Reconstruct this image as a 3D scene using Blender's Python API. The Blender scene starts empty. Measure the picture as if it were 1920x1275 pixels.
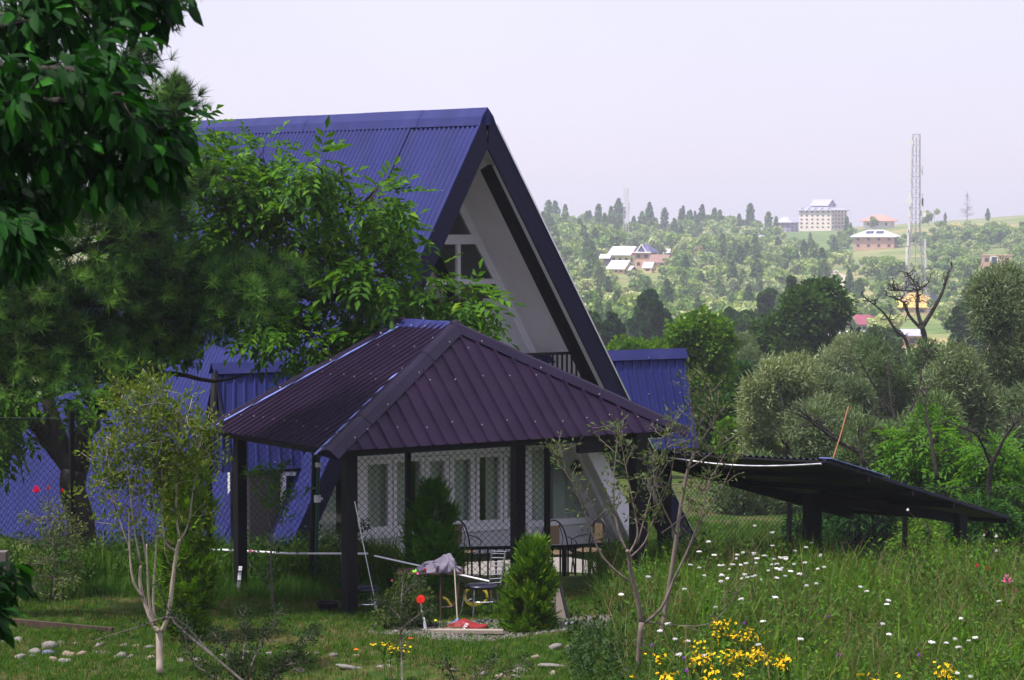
import bpy, math
import numpy as np
from mathutils import Vector, Matrix
R = math.radians
rng = np.random.default_rng(11)
scene = bpy.context.scene
COL = scene.collection
F, CX, CY, HZ, CAMZ = 5000.0, 960.0, 637.5, 420.0, 5.4
PITCH = math.atan((CY - HZ) / F)
CP, SP = math.cos(PITCH), math.sin(PITCH)
CAM = np.array([0, 0, CAMZ])

# ---------------------------------------------------------------- picture ray helpers (only to measure places in the world)
def ray(px, py):
    u, v = (px - CX) / F, (CY - py) / F
    return np.array([u, CP + v * SP, -SP + v * CP])
def P(px, py, d):
    r = ray(px, py); return CAM + r * (d / r[1])
def onpl(px, py, p0, n):
    r = ray(px, py); n = np.asarray(n, float)
    return CAM + r * (np.dot(np.asarray(p0) - CAM, n) / np.dot(r, n))
def onz(px, py, z): return onpl(px, py, (0, 0, z), (0, 0, 1))
def unit(v):
    v = np.asarray(v, float); return v / (np.linalg.norm(v) + 1e-12)
def A3(*a): return np.array(a, float)

# ---------------------------------------------------------------- terrain
TD = [-40, -8, 0, 10, 20, 27, 31, 37, 42, 46, 52, 60, 80, 110, 150, 200, 300, 450, 600, 700, 800, 1000, 1200, 1400, 1500, 1650, 2000, 2600]
TZ = [4.4, 3.8, 3.6, 2.45, 1.1, .18, .06, -.02, -.2, -.65, -1.0, -1.35, -2.4, -4.2, -7, -10, -14, -16, -17, -16.2, -13.6, -9.6, -4.8, .4, 2.2, 3.2, 2, -1]
def gz(x, y):
    x = np.asarray(x, float); y = np.asarray(y, float)
    z = np.interp(y, TD, TZ)
    near = np.clip((y - 41) / 5, 0, 1) * np.clip((70 - y) / 20, 0, 1)
    z = z - .55 * near * np.clip((x - 3.2) / 2, 0, 1)
    w = np.clip((y - 400) / 500, 0, 1)
    ang = x / np.maximum(y, 1)
    z = z + w * (2.2 * np.sin(ang * 31 + 1.1) + 1.5 * np.sin(y * .013 + ang * 17) + 5.5 * np.clip((ang - .1) / .09, 0, 1.6) * np.clip((y - 900) / 500, 0, 1))
    near = np.clip((60 - y) / 20, 0, 1)
    return z + near * (.03 * np.sin(x * 1.3 + y * .7) + .025 * np.sin(x * 2.9 - y * 1.7 + 2))
def G(x, y): return float(gz(x, y))
def ground_at(px, py, lo=20, hi=4000):
    """first point where the sight line through a picture point meets the terrain"""
    r = ray(px, py); ds = np.geomspace(lo, hi, 1500); q = CAM[None] + r[None] * (ds / r[1])[:, None]
    k = np.argmax(q[:, 2] <= gz(q[:, 0], q[:, 1]))
    if k == 0: k = len(ds) - 1
    p = q[k].copy(); p[2] = G(p[0], p[1]); return p
def base(px, d):
    x = (px - CX) / F * d * 1.0; x = P(px, 700, d)[0]; return A3(x, d, G(x, d))

# ---------------------------------------------------------------- objects
def setp(o, label=None, cat=None, group=None, kind=None):
    if label: o['label'] = label
    if cat: o['category'] = cat
    if group: o['group'] = group
    if kind: o['kind'] = kind
    return o
def empty(name, loc, label=None, cat=None, group=None, rz=0):
    o = bpy.data.objects.new(name, None); COL.objects.link(o); o.location = [float(c) for c in loc]; o.rotation_euler = (0, 0, rz)
    o.empty_display_size = .2
    return setp(o, label, cat, group)
def origin_of(o):
    while o.parent: o = o.parent
    return np.array(o.location)
def link(name, me, mat, parent=None, loc=None, label=None, cat=None, group=None, kind=None, smooth=False):
    o = bpy.data.objects.new(name, me); COL.objects.link(o)
    for m in (mat if isinstance(mat, (list, tuple)) else [mat]): me.materials.append(m)
    if parent is not None: o.parent = parent
    elif loc is not None: o.location = [float(c) for c in loc]
    if smooth: me.polygons.foreach_set('use_smooth', np.ones(len(me.polygons), bool))
    return setp(o, label, cat, group, kind)
def npmesh(name, V, polys):
    """V (n,3); polys list of (m,k) index arrays"""
    me = bpy.data.meshes.new(name)
    V = np.asarray(V, np.float32).reshape(-1, 3)
    polys = [np.asarray(p, np.int32) for p in polys if len(p)]
    nl = sum(p.size for p in polys); nf = sum(len(p) for p in polys)
    me.vertices.add(len(V)); me.vertices.foreach_set('co', V.ravel())
    me.loops.add(nl); me.loops.foreach_set('vertex_index', np.concatenate([p.ravel() for p in polys]))
    me.polygons.add(nf); st = []; o = 0
    for p in polys:
        st.append(o + np.arange(len(p)) * p.shape[1]); o += p.size
    me.polygons.foreach_set('loop_start', np.concatenate(st).astype(np.int32))
    me.update(calc_edges=True); me.validate()
    return me

class MB:
    def __init__(s): s.v = []; s.f = []; s.m = []; s.mi = 0
    def add(s, vs, fs):
        o = len(s.v); s.v += [tuple(float(c) for c in v) for v in vs]; s.f += [tuple(i + o for i in f) for f in fs]; s.m += [s.mi] * len(fs); return s
    def box(s, c, size, X=(1, 0, 0), Y=(0, 1, 0), Z=(0, 0, 1)):
        c = np.asarray(c, float); X, Y, Z = [np.asarray(q, float) * k / 2 for q, k in zip((X, Y, Z), size)]
        vs = [c + i * X + j * Y + k * Z for k in (-1, 1) for j in (-1, 1) for i in (-1, 1)]
        return s.add(vs, [(0, 2, 3, 1), (4, 5, 7, 6), (0, 1, 5, 4), (2, 6, 7, 3), (0, 4, 6, 2), (1, 3, 7, 5)])
    def bar(s, p, q, w, h, up=(0, 0, 1)):
        p, q = np.asarray(p, float), np.asarray(q, float); X = unit(q - p); Y = unit(np.cross(np.asarray(up, float) if abs(np.dot(unit(up), X)) < .99 else (0, 1, 0), X)); Z = np.cross(X, Y)
        return s.box((p + q) / 2, (np.linalg.norm(q - p), w, h), X, Y, Z)
    def tube(s, pts, rad, n=8, caps=True):
        pts = [np.asarray(p, float) for p in pts]; m = len(pts)
        if np.isscalar(rad): rad = [rad] * m
        o = len(s.v); vs = []; ref = A3(.31, .22, .93)
        t0 = unit(pts[-1] - pts[0])
        if abs(np.dot(ref, t0)) > .9: ref = A3(1, .1, 0)
        for i, p in enumerate(pts):
            t = unit(pts[min(i + 1, m - 1)] - pts[max(i - 1, 0)]); u = unit(np.cross(t, ref)); w = np.cross(t, u)
            for k in range(n):
                an = 2 * math.pi * k / n; vs.append(p + rad[i] * (math.cos(an) * u + math.sin(an) * w))
        fs = [(i * n + k, i * n + (k + 1) % n, (i + 1) * n + (k + 1) % n, (i + 1) * n + k) for i in range(m - 1) for k in range(n)]
        if caps: fs += [tuple(range(n))[::-1], tuple((m - 1) * n + k for k in range(n))]
        return s.add(vs, fs)
    def prism(s, poly, vec):
        poly = [np.asarray(p, float) for p in poly]; vec = np.asarray(vec, float); n = len(poly)
        return s.add(poly + [p + vec for p in poly], [tuple(range(n))[::-1], tuple(range(n, 2 * n))] + [(i, (i + 1) % n, n + (i + 1) % n, n + i) for i in range(n)])
    def lathe(s, c, prof, n=16):
        c = np.asarray(c, float); vs = []
        for r, z in prof:
            for k in range(n):
                a = 2 * math.pi * k / n; vs.append(c + A3(r * math.cos(a), r * math.sin(a), z))
        m = len(prof)
        return s.add(vs, [(i * n + k, i * n + (k + 1) % n, (i + 1) * n + (k + 1) % n, (i + 1) * n + k) for i in range(m - 1) for k in range(n)] + [tuple(range(n))[::-1], tuple((m - 1) * n + k for k in range(n))])
    def build(s, name, mat, parent=None, label=None, cat=None, group=None, kind=None, smooth=False, loc=None):
        org = origin_of(parent) if parent is not None else (np.asarray(loc, float) if loc is not None else np.zeros(3))
        me = bpy.data.meshes.new(name); me.from_pydata([tuple(np.asarray(v) - org) for v in s.v], [], s.f)
        o = link(name, me, mat, parent, loc, label, cat, group, kind, smooth)
        if any(s.m): me.polygons.foreach_set('material_index', s.m)
        me.update(); return o
def copy_tree(o, parent=None):
    c = o.copy(); COL.objects.link(c)
    if parent is not None: c.parent = parent
    for ch in list(o.children): copy_tree(ch, c)
    return c

def scatter(name, tmpl, pos, axis, nrm, scale, mat, parent=None, **kw):
    tv, tf = tmpl; tv = np.asarray(tv, float); n, k = len(pos), len(tv)
    ax = axis / (np.linalg.norm(axis, axis=1, keepdims=True) + 1e-9)
    z = nrm - ax * (nrm * ax).sum(1, keepdims=True); z /= (np.linalg.norm(z, axis=1, keepdims=True) + 1e-9)
    y = np.cross(z, ax)
    sc = np.broadcast_to(np.asarray(scale, float).reshape(n, -1) if np.ndim(scale) else np.full((n, 1), scale), (n, 3))
    V = pos[:, None] + (tv[None, :, 0] * sc[:, :1])[..., None] * ax[:, None] + (tv[None, :, 1] * sc[:, 1:2])[..., None] * y[:, None] + (tv[None, :, 2] * sc[:, 2:])[..., None] * z[:, None]
    org = origin_of(parent) if parent is not None else np.asarray(kw.get('loc', (0, 0, 0)), float)
    off = (np.arange(n) * k)[:, None, None]; polys = []
    for ln in sorted({len(f) for f in tf}):
        fa = np.array([f for f in tf if len(f) == ln]); polys.append((fa[None] + off).reshape(-1, ln))
    return link(name, npmesh(name, V.reshape(-1, 3) - org, polys), mat, parent, **kw)

# ---------------------------------------------------------------- materials
def newmat(name):
    m = bpy.data.materials.new(name); m.use_nodes = True; nt = m.node_tree
    return m, nt, nt.nodes['Principled BSDF'], nt.nodes['Material Output']
def N(nt, t, **kw):
    n = nt.nodes.new(t)
    for k, v in kw.items():
        if k.startswith('_'): setattr(n, k[1:], v)
        else: n.inputs[k.replace('__', ' ')].default_value = v
    return n
def c4(c): return (c[0], c[1], c[2], 1)
def srgb(r, g, b): return tuple(((c / 255 + .055) / 1.055) ** 2.4 if c > 10 else c / 255 / 12.92 for c in (r, g, b))
def mat(name, col, rough=.6, metal=0., var=.12, vscale=6., bump=0., bscale=40., spec=.4, stretch=None, coat=0., dirt=None, dscale=2., demit=None):
    m, nt, b, out = newmat(name); L = nt.links
    tc = N(nt, 'ShaderNodeTexCoord'); mp = N(nt, 'ShaderNodeMapping'); L.new(tc.outputs['Object'], mp.inputs[0])
    if stretch: mp.inputs['Scale'].default_value = stretch
    nz = N(nt, 'ShaderNodeTexNoise', Scale=vscale, Detail=5., Roughness=.6); L.new(mp.outputs[0], nz.inputs['Vector'])
    rp = N(nt, 'ShaderNodeValToRGB'); L.new(nz.outputs['Fac'], rp.inputs[0])
    rp.color_ramp.elements[0].position = .3; rp.color_ramp.elements[1].position = .7
    rp.color_ramp.elements[0].color = c4([max(0, c * (1 - var)) for c in col]); rp.color_ramp.elements[1].color = c4([min(1, c * (1 + var)) for c in col])
    src = rp.outputs[0]
    if dirt:
        n2 = N(nt, 'ShaderNodeTexNoise', Scale=dscale, Detail=8., Roughness=.7); L.new(mp.outputs[0], n2.inputs['Vector'])
        r2 = N(nt, 'ShaderNodeValToRGB'); L.new(n2.outputs['Fac'], r2.inputs[0]); r2.color_ramp.elements[0].position = .5; r2.color_ramp.elements[1].position = .75
        r2.color_ramp.elements[1].color = (.6, .6, .6, 1)
        mx = N(nt, 'ShaderNodeMixRGB'); L.new(r2.outputs[0], mx.inputs[0]); L.new(src, mx.inputs[1]); mx.inputs[2].default_value = c4(dirt); src = mx.outputs[0]
    L.new(src, b.inputs['Base Color'])
    b.inputs['Roughness'].default_value = rough; b.inputs['Metallic'].default_value = metal; b.inputs['Specular IOR Level'].default_value = spec; b.inputs['Coat Weight'].default_value = coat
    rr = N(nt, 'ShaderNodeMapRange'); L.new(nz.outputs['Fac'], rr.inputs[0]); rr.inputs[3].default_value = max(.05, rough - .12); rr.inputs[4].default_value = min(1, rough + .12); L.new(rr.outputs[0], b.inputs['Roughness'])
    if bump:
        n3 = N(nt, 'ShaderNodeTexNoise', Scale=bscale, Detail=6.); L.new(mp.outputs[0], n3.inputs['Vector'])
        bp = N(nt, 'ShaderNodeBump', Strength=bump, Distance=.02); L.new(n3.outputs['Fac'], bp.inputs['Height']); L.new(bp.outputs[0], b.inputs['Normal'])
    return m
def leafmat(name, c1, c2, trans=.3, rough=.5, spec=.3, third=None, tcol=None):
    m, nt, b, out = newmat(name); L = nt.links
    ge = N(nt, 'ShaderNodeNewGeometry'); rp = N(nt, 'ShaderNodeValToRGB'); L.new(ge.outputs['Random Per Island'], rp.inputs[0])
    rp.color_ramp.elements[0].color = c4(c1); rp.color_ramp.elements[1].color = c4(c2)
    if third:
        e = rp.color_ramp.elements.new(.93); e.color = c4(c2); rp.color_ramp.elements[-1].color = c4(third)
    oi = N(nt, 'ShaderNodeObjectInfo'); hs = N(nt, 'ShaderNodeHueSaturation'); L.new(rp.outputs[0], hs.inputs['Color'])
    mr = N(nt, 'ShaderNodeMapRange'); L.new(oi.outputs['Random'], mr.inputs[0]); mr.inputs[3].default_value = .75; mr.inputs[4].default_value = 1.3; L.new(mr.outputs[0], hs.inputs['Value'])
    m2 = N(nt, 'ShaderNodeMapRange'); L.new(oi.outputs['Random'], m2.inputs[0]); m2.inputs[3].default_value = .52; m2.inputs[4].default_value = .48; L.new(m2.outputs[0], hs.inputs['Hue'])
    L.new(hs.outputs[0], b.inputs['Base Color']); b.inputs['Roughness'].default_value = min(1, rough + .15); b.inputs['Specular IOR Level'].default_value = spec * .45
    tr = N(nt, 'ShaderNodeBsdfTranslucent'); tm = N(nt, 'ShaderNodeMixRGB', Fac=1.); tm.blend_type = 'MULTIPLY'; L.new(hs.outputs[0], tm.inputs[1]); tm.inputs[2].default_value = c4(tcol or (1.5, 1.35, .5)); L.new(tm.outputs[0], tr.inputs[0])
    mx = N(nt, 'ShaderNodeMixShader', Fac=trans); L.new(b.outputs[0], mx.inputs[1]); L.new(tr.outputs[0], mx.inputs[2]); L.new(mx.outputs[0], out.inputs['Surface'])
    return m
def flat(name, col, rough=.6, **k): return mat(name, col, rough, **k)

M = {}
M['roof_blue'] = mat('blue painted steel', (.017, .022, .116), .47, var=.2, vscale=.9, spec=.10, stretch=(1, 1, .25), dirt=(.028, .033, .10), dscale=1.1)
M['roof_blue2'] = mat('blue painted steel flashing', (.018, .022, .105), .5, var=.14, vscale=2, spec=.15, dirt=(.04, .042, .14))
M['fascia'] = mat('navy painted metal', (.005, .005, .03), .5, var=.15, vscale=3, spec=.2)
M['roof_brown'] = mat('brown painted steel', (.0125, .0062, .0205), .45, var=.26, vscale=1.5, spec=.10, dirt=(.022, .012, .028), dscale=2.2)
M['cap_brown'] = mat('brown flashing', (.011, .0065, .0225), .4, var=.2, vscale=3, spec=.15)
M['black'] = mat('black painted timber', (.003, .003, .004), .6, spec=.2, var=.3, vscale=9, bump=.15)
M['blacksteel'] = mat('black painted steel', (.004, .004, .006), .5, spec=.25, var=.25, vscale=20)
M['soffit'] = mat('off white render', (.80, .76, .78), .85, var=.06, vscale=1.5, bump=.1, bscale=60, dirt=(.68, .64, .65), dscale=1.3)
M['white'] = mat('white upvc', (.86, .84, .90), .35, var=.04, vscale=5)
M['wallwhite'] = mat('white plaster panel', (.62, .62, .66), .8, var=.08, vscale=2, dirt=(.45, .46, .45))
M['wallgrey'] = mat('grey brown render', (.10, .085, .08), .9, var=.12, vscale=3)
M['curtain'] = mat('pale curtain cloth', (.82, .82, .78), .9, var=.12, vscale=4, stretch=(6, 6, .3))
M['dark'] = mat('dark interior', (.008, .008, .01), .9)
M['screw'] = mat('zinc screw', (.32, .32, .36), .5, metal=.3)
M['chrome'] = mat('chrome tube', (.6, .6, .63), .2, metal=.9)
M['concrete'] = mat('concrete', (.20, .185, .17), .9, var=.15, vscale=8, bump=.3)
M['wire'] = mat('galvanised wire', (.012, .012, .016), .6, spec=.2)
M['wood_pale'] = mat('pale weathered wood', (.27, .225, .185), .8, var=.25, vscale=10, stretch=(1, 8, 8))
M['bark'] = mat('dark bark', (.020, .016, .014), .95, var=.5, vscale=14, bump=.9, bscale=22, stretch=(1, 1, .35))
M['bark_pale'] = mat('pale smooth bark', (.30, .25, .20), .8, var=.3, vscale=12, bump=.4, bscale=30, stretch=(1, 1, .4), dirt=(.12, .09, .07), dscale=9)
M['bark_grey'] = mat('grey brown bark', (.10, .085, .075), .9, var=.35, vscale=12, bump=.5, bscale=30)
M['bark_rose'] = mat('reddish grey apple bark', (.13, .10, .085), .85, var=.3, vscale=12, bump=.4, bscale=30, stretch=(1, 1, .4))
M['film_sheen'] = mat('pale blue flashing with sheen colour', (.16, .20, .52), .3, var=.35, vscale=3, spec=.6)  # pale film edge with the sky's sheen put into its colour
M['stone'] = mat('river stone', (.15, .14, .125), .85, var=.25, vscale=5, bump=.3, bscale=20)
M['stone_blue'] = mat('blue grey stone', (.10, .11, .19), .85, var=.25, vscale=7, bump=.3)
M['stone_tan'] = mat('tan stone', (.20, .16, .115), .85, var=.2, vscale=6, bump=.3)
M['yellow'] = mat('yellow plastic', (.75, .58, .02), .4)
M['red'] = mat('red plastic', (.85, .02, .012), .5)
M['redsack'] = mat('red woven sack', (.20, .004, .008), .6, bump=.4, bscale=60)
M['lettering'] = mat('white print', (.75, .72, .75), .6)
M['cloth'] = mat('mauve grey cloth', (.135, .12, .165), .95, var=.15, vscale=6, bump=.4)
M['cloth2'] = mat('dark grey cap cloth', (.07, .065, .11), .95)
M['lime'] = mat('lime green plastic', (.2, .55, .02), .5)
M['greenpipe'] = mat('green pipe', (.004, .055, .05), .35)
M['seat'] = mat('dark navy vinyl', (.010, .010, .025), .35)
M['brownwood'] = mat('dark brown wood', (.05, .03, .02), .6, var=.3, vscale=12, stretch=(1, 1, .2))
M['wicker'] = mat('tan woven seat', (.10, .066, .036), .7, bump=.6, bscale=90)
M['cane'] = mat('orange brown stick', (.45, .2, .1), .7)

def glassmat(name, tint, rough=.03):
    m, nt, b, out = newmat(name); L = nt.links
    tr = N(nt, 'ShaderNodeBsdfTransparent', Color=c4(tint)); gl = N(nt, 'ShaderNodeBsdfGlossy', Roughness=rough); fr = N(nt, 'ShaderNodeFresnel', IOR=1.5)
    mx = N(nt, 'ShaderNodeMixShader'); L.new(fr.outputs[0], mx.inputs[0]); L.new(tr.outputs[0], mx.inputs[1]); L.new(gl.outputs[0], mx.inputs[2]); L.new(mx.outputs[0], out.inputs['Surface'])
    return m
M['glass'] = glassmat('window glass', (.86, .9, .88))

# ground: lawn, bare earth and, far off, hillside meadow and soil
def groundmat():
    m, nt, b, out = newmat('lawn soil and hillside meadow'); L = nt.links
    ge = N(nt, 'ShaderNodeNewGeometry')
    def noise(s, d=6., r=.6):
        n = N(nt, 'ShaderNodeTexNoise', Scale=s, Detail=d, Roughness=r); L.new(ge.outputs['Position'], n.inputs['Vector']); return n.outputs['Fac']
    def ramp(f, *st):
        r = N(nt, 'ShaderNodeValToRGB'); L.new(f, r.inputs[0]); e = r.color_ramp.elements
        while len(e) < len(st): e.new(.5)
        for q, (p, c) in zip(e, st): q.position = p; q.color = c4(c)
        return r.outputs[0]
    def mix(f, a, c):
        x = N(nt, 'ShaderNodeMixRGB'); L.new(f, x.inputs[0]); L.new(a, x.inputs[1]); L.new(c, x.inputs[2]); return x.outputs[0]
    near = ramp(noise(1.1), (.32, (.018, .048, .004)), (.47, (.038, .075, .008)), (.56, (.075, .08, .022)), (.68, (.10, .075, .045)))
    fine = ramp(noise(24.), (.3, (.35, .35, .35)), (.7, (1.3, 1.3, 1.3)))
    mm = N(nt, 'ShaderNodeMixRGB', Fac=1.); mm.blend_type = 'MULTIPLY'; L.new(near, mm.inputs[1]); L.new(fine, mm.inputs[2])
    far = ramp(noise(.011, 7., .65), (.34, (.06, .125, .026)), (.48, (.12, .17, .045)), (.59, (.23, .22, .085)), (.72, (.34, .24, .13)))
    fx = ramp(noise(.12, 5.), (.3, (.7, .7, .7)), (.7, (1.25, 1.25, 1.25)))
    m3 = N(nt, 'ShaderNodeMixRGB', Fac=1.); m3.blend_type = 'MULTIPLY'; L.new(far, m3.inputs[1]); L.new(fx, m3.inputs[2])
    sx = N(nt, 'ShaderNodeSeparateXYZ'); L.new(ge.outputs['Position'], sx.inputs[0])
    mr = N(nt, 'ShaderNodeMapRange'); L.new(sx.outputs[1], mr.inputs[0]); mr.inputs[1].default_value = 150; mr.inputs[2].default_value = 450
    L.new(mix(mr.outputs[0], mm.outputs[0], m3.outputs[0]), b.inputs['Base Color']); b.inputs['Roughness'].default_value = .95; b.inputs['Specular IOR Level'].default_value = .1
    bp = N(nt, 'ShaderNodeBump', Strength=.6, Distance=.05); L.new(noise(18.), bp.inputs['Height']); L.new(bp.outputs[0], b.inputs['Normal'])
    return m
M['ground'] = groundmat()

# ---------------------------------------------------------------- ground sheet
ys = np.concatenate([np.arange(-40, 28, 2.), np.arange(28, 62, .4), np.geomspace(62, 2600, 150)])
us = np.linspace(-1, 1, 181); us = np.sign(us) * np.abs(us) ** 1.5
XX = us[None] * (np.maximum(ys, 0)[:, None] * .7 + 45); YY = np.repeat(ys[:, None], len(us), 1)
ny, nx = XX.shape; idx = np.arange(ny * nx).reshape(ny, nx)
gme = npmesh('ground', np.stack([XX, YY, gz(XX, YY)], -1), [np.stack([idx[:-1, :-1], idx[:-1, 1:], idx[1:, 1:], idx[1:, :-1]], -1).reshape(-1, 4)])
link('ground', gme, M['ground'], kind='structure', smooth=True, label='lawn falling to a valley and the far hillside')

# ---------------------------------------------------------------- world, sun, camera
SUN = unit(A3(-.40, -.22, .88))
w = bpy.data.worlds.new('World'); scene.world = w; w.use_nodes = True
nt = w.node_tree; bg = nt.nodes['Background']
sky = nt.nodes.new('ShaderNodeTexSky'); sky.sky_type = 'NISHITA'; sky.sun_disc = False
sky.sun_elevation = math.asin(SUN[2]); sky.sun_rotation = math.atan2(SUN[0], SUN[1]); sky.dust_density = 0.8; sky.air_density = 1.0; sky.ozone_density = 1.5
tint = nt.nodes.new('ShaderNodeMixRGB'); tint.blend_type = 'MULTIPLY'; tint.inputs[0].default_value = 1; tint.inputs[2].default_value = (1.02, .93, 1.10, 1)
nt.links.new(sky.outputs[0], tint.inputs[1])
veil = nt.nodes.new('ShaderNodeMixRGB'); veil.inputs[0].default_value = .75   # thin bright overcast
tcw = nt.nodes.new('ShaderNodeTexCoord'); sxw = nt.nodes.new('ShaderNodeSeparateXYZ'); nt.links.new(tcw.outputs['Generated'], sxw.inputs[0])
gr = nt.nodes.new('ShaderNodeMapRange'); nt.links.new(sxw.outputs[2], gr.inputs[0]); gr.inputs[1].default_value = 0.05; gr.inputs[2].default_value = 1; gr.inputs[3].default_value = 1; gr.inputs[4].default_value = 1.8   # an overcast sky is brighter overhead
vm = nt.nodes.new('ShaderNodeMixRGB'); vm.blend_type = 'MULTIPLY'; vm.inputs[0].default_value = 1; vm.inputs[1].default_value = (4.8, 4.52, 5.4, 1); nt.links.new(gr.outputs[0], vm.inputs[2]); cn = nt.nodes.new('ShaderNodeTexNoise'); cn.inputs['Scale'].default_value = 5; cn.inputs['Detail'].default_value = 5; nt.links.new(tcw.outputs['Generated'], cn.inputs['Vector'])
cr_ = nt.nodes.new('ShaderNodeMapRange'); nt.links.new(cn.outputs['Fac'], cr_.inputs[0]); cr_.inputs[1].default_value = .3; cr_.inputs[2].default_value = .7; cr_.inputs[3].default_value = .95; cr_.inputs[4].default_value = 1.05
cm_ = nt.nodes.new('ShaderNodeMixRGB'); cm_.blend_type = 'MULTIPLY'; cm_.inputs[0].default_value = 1; nt.links.new(vm.outputs[0], cm_.inputs[1]); nt.links.new(cr_.outputs[0], cm_.inputs[2]); nt.links.new(cm_.outputs[0], veil.inputs[2])
nt.links.new(tint.outputs[0], veil.inputs[1]); nt.links.new(veil.outputs[0], bg.inputs['Color']); bg.inputs['Strength'].default_value = .105
sl = bpy.data.lights.new('sun', 'SUN'); sl.energy = 4.1; sl.angle = R(4.0); sl.color = (1, .95, .88)
so = bpy.data.objects.new('sun', sl); COL.objects.link(so); so.rotation_euler = Vector(SUN).to_track_quat('Z', 'Y').to_euler(); so.location = (-20, 20, 60)
cd = bpy.data.cameras.new('camera'); cam = bpy.data.objects.new('camera', cd); COL.objects.link(cam)
cam.location = CAM; cam.rotation_euler = (R(90) - PITCH, 0, 0); cd.sensor_width = 36; cd.lens = F / 1920 * 36; cd.clip_start = .5; cd.clip_end = 20000
cd.dof.use_dof = True; cd.dof.focus_distance = 41; cd.dof.aperture_fstop = 11
scene.camera = cam
scene.view_settings.view_transform = 'Standard'; scene.view_settings.look = 'None'; scene.view_settings.gamma = 1; scene.view_settings.exposure = .8
scene.cycles.max_bounces = 6; scene.cycles.transparent_max_bounces = 8; scene.cycles.volume_bounces = 0
scene.cycles.use_denoising = True
# ---------------------------------------------------------------- the hazy air of the valley
hz = MB().box((0, 1300, 9), (3900, 2700, 62))
hm = bpy.data.materials.new('hazy air'); hm.use_nodes = True; hn = hm.node_tree; hn.nodes.remove(hn.nodes['Principled BSDF'])
pv = hn.nodes.new('ShaderNodeVolumePrincipled'); pv.inputs['Color'].default_value = (.84, .88, 1, 1); pv.inputs['Density'].default_value = 0.00028; pv.inputs['Anisotropy'].default_value = .25
hn.links.new(pv.outputs[0], hn.nodes['Material Output'].inputs['Volume'])
hz.build('haze', hm, None, 'pale haze over the valley', None, None, 'stuff')
# ================================================================ the A-frame house
T = R(33); HB = A3(math.cos(T), math.sin(T), 0); HA = A3(-math.sin(T), math.cos(T), 0); UPZ = A3(0, 0, 1)
apex = P(912, 219, 48)
def onQ(px, py, off=0.): return onpl(px, py, apex + HA * off, HA)     # plane of the gable, set back by off
def edge_to(p, z): dr = p - apex; return apex + dr * ((z - apex[2]) / dr[2])
lb = edge_to(onQ(630, 846), -1.2); rb = edge_to(onQ(1166, 744), -1.7)
HL = 13.0; far = apex + HA * HL + A3(0, 0, .15)
dl, dr_ = unit(lb - apex), unit(rb - apex)
nl = unit(np.cross(HA, dl)); nl = nl if nl[2] > 0 else -nl
nr = unit(np.cross(HA, dr_)); nr = nr if nr[2] > 0 else -nr
house = empty('a_frame_house', (apex + HA * 6)[:2].tolist() + [-.4], 'tall A-frame house with blue corrugated steel roof reaching to the ground', 'house')

def corrug(o, U, W, L, H, n, pitch=.155, amp=.034, kind='sine', lift=0., H2=None, cols=None):
    """sheet from o; U runs along the ribs' spacing, W down the ribs; returns MB. H, H2: down length at both ends"""
    s = MB(); us = []
    if kind == 'sine':
        k = 6; m = max(2, int(L / pitch) * k); us = [(L * i / m, amp * math.sin(2 * math.pi * i / k)) for i in range(m + 1)]
    else:                                                                 # trapezoid box profile: broad pan, narrow rib
        m = max(1, round(L / pitch)); p = L / m
        for i in range(m):
            us += [(i * p, 0), (i * p + p * .80, 0), (i * p + p * .86, amp), (i * p + p * .95, amp)]
        us.append((L, 0))
    H2 = H if H2 is None else H2; rows = 5; vs = []; fs = []
    for u, h in us:
        Hh = H + (H2 - H) * u / L
        for r in range(rows):
            vs.append(o + U * u + W * (Hh * r / (rows - 1)) + n * (h + lift))
    for i in range(len(us) - 1):
        for r in range(rows - 1): a = i * rows + r; fs.append((a, a + 1, a + rows + 1, a + rows))
    return s.add(vs, fs)
def screws(pts, n, r=.014):
    s = MB()
    pts = list(pts)
    for p in pts:
        u = unit(np.cross(n, (0.3, .5, .8))); v = np.cross(n, u)
        q = [p + n * h + (u * math.cos(a) + v * math.sin(a)) * rr for h, rr in ((-.01, r), (.012, r * .7)) for a in np.linspace(0, 2 * math.pi, 7)[:-1]]
        s.add(q, [(6, 7, 8, 9, 10, 11)] + [(i, (i + 1) % 6, 6 + (i + 1) % 6, 6 + i) for i in range(6)])
    return s
def attach(o, mb, m_):
    """small fixings become part of the sheet's own mesh"""
    me = o.data; V = [tuple(v.co) for v in me.vertices]; Fs = [tuple(p.vertices) for p in me.polygons]; sm = [p.use_smooth for p in me.polygons]; mi = [p.material_index for p in me.polygons]
    org = origin_of(o.parent if o.parent else o); k = len(V); n2 = bpy.data.meshes.new(me.name); n2.from_pydata(V + [tuple(np.asarray(v) - org) for v in mb.v], [], Fs + [tuple(i + k for i in f) for f in mb.f])
    for q in me.materials: n2.materials.append(q)
    n2.materials.append(m_); n2.polygons.foreach_set('use_smooth', sm + [False] * len(mb.f)); n2.polygons.foreach_set('material_index', mi + [len(n2.materials) - 1] * len(mb.f)); n2.update(); o.data = n2
lenL = np.linalg.norm(lb - apex); lenR = np.linalg.norm(rb - apex)
L1 = 2.45                                                                # front sheets overlap the rest
roof_a = corrug(apex + HA * .0, HA, dl, L1, lenL, nl, lift=.05).build('roof_slope', M['roof_blue'], house, smooth=True)
roof = corrug(apex + HA * (L1 - .06), unit(far - apex), dl, HL - L1, lenL, nl, lift=.075).build('roof_slope', M['roof_blue'], house, smooth=True)
pts = []
for fr in (.16, .3, .45, .62):
    for u in np.arange(.2, HL, .42): pts.append(apex + HA * (u + .05 * rng.normal()) + dl * (lenL * fr + .01 * rng.normal()) + nl * .1)
attach(roof, screws(pts, nl, .011), M['screw'])
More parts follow.
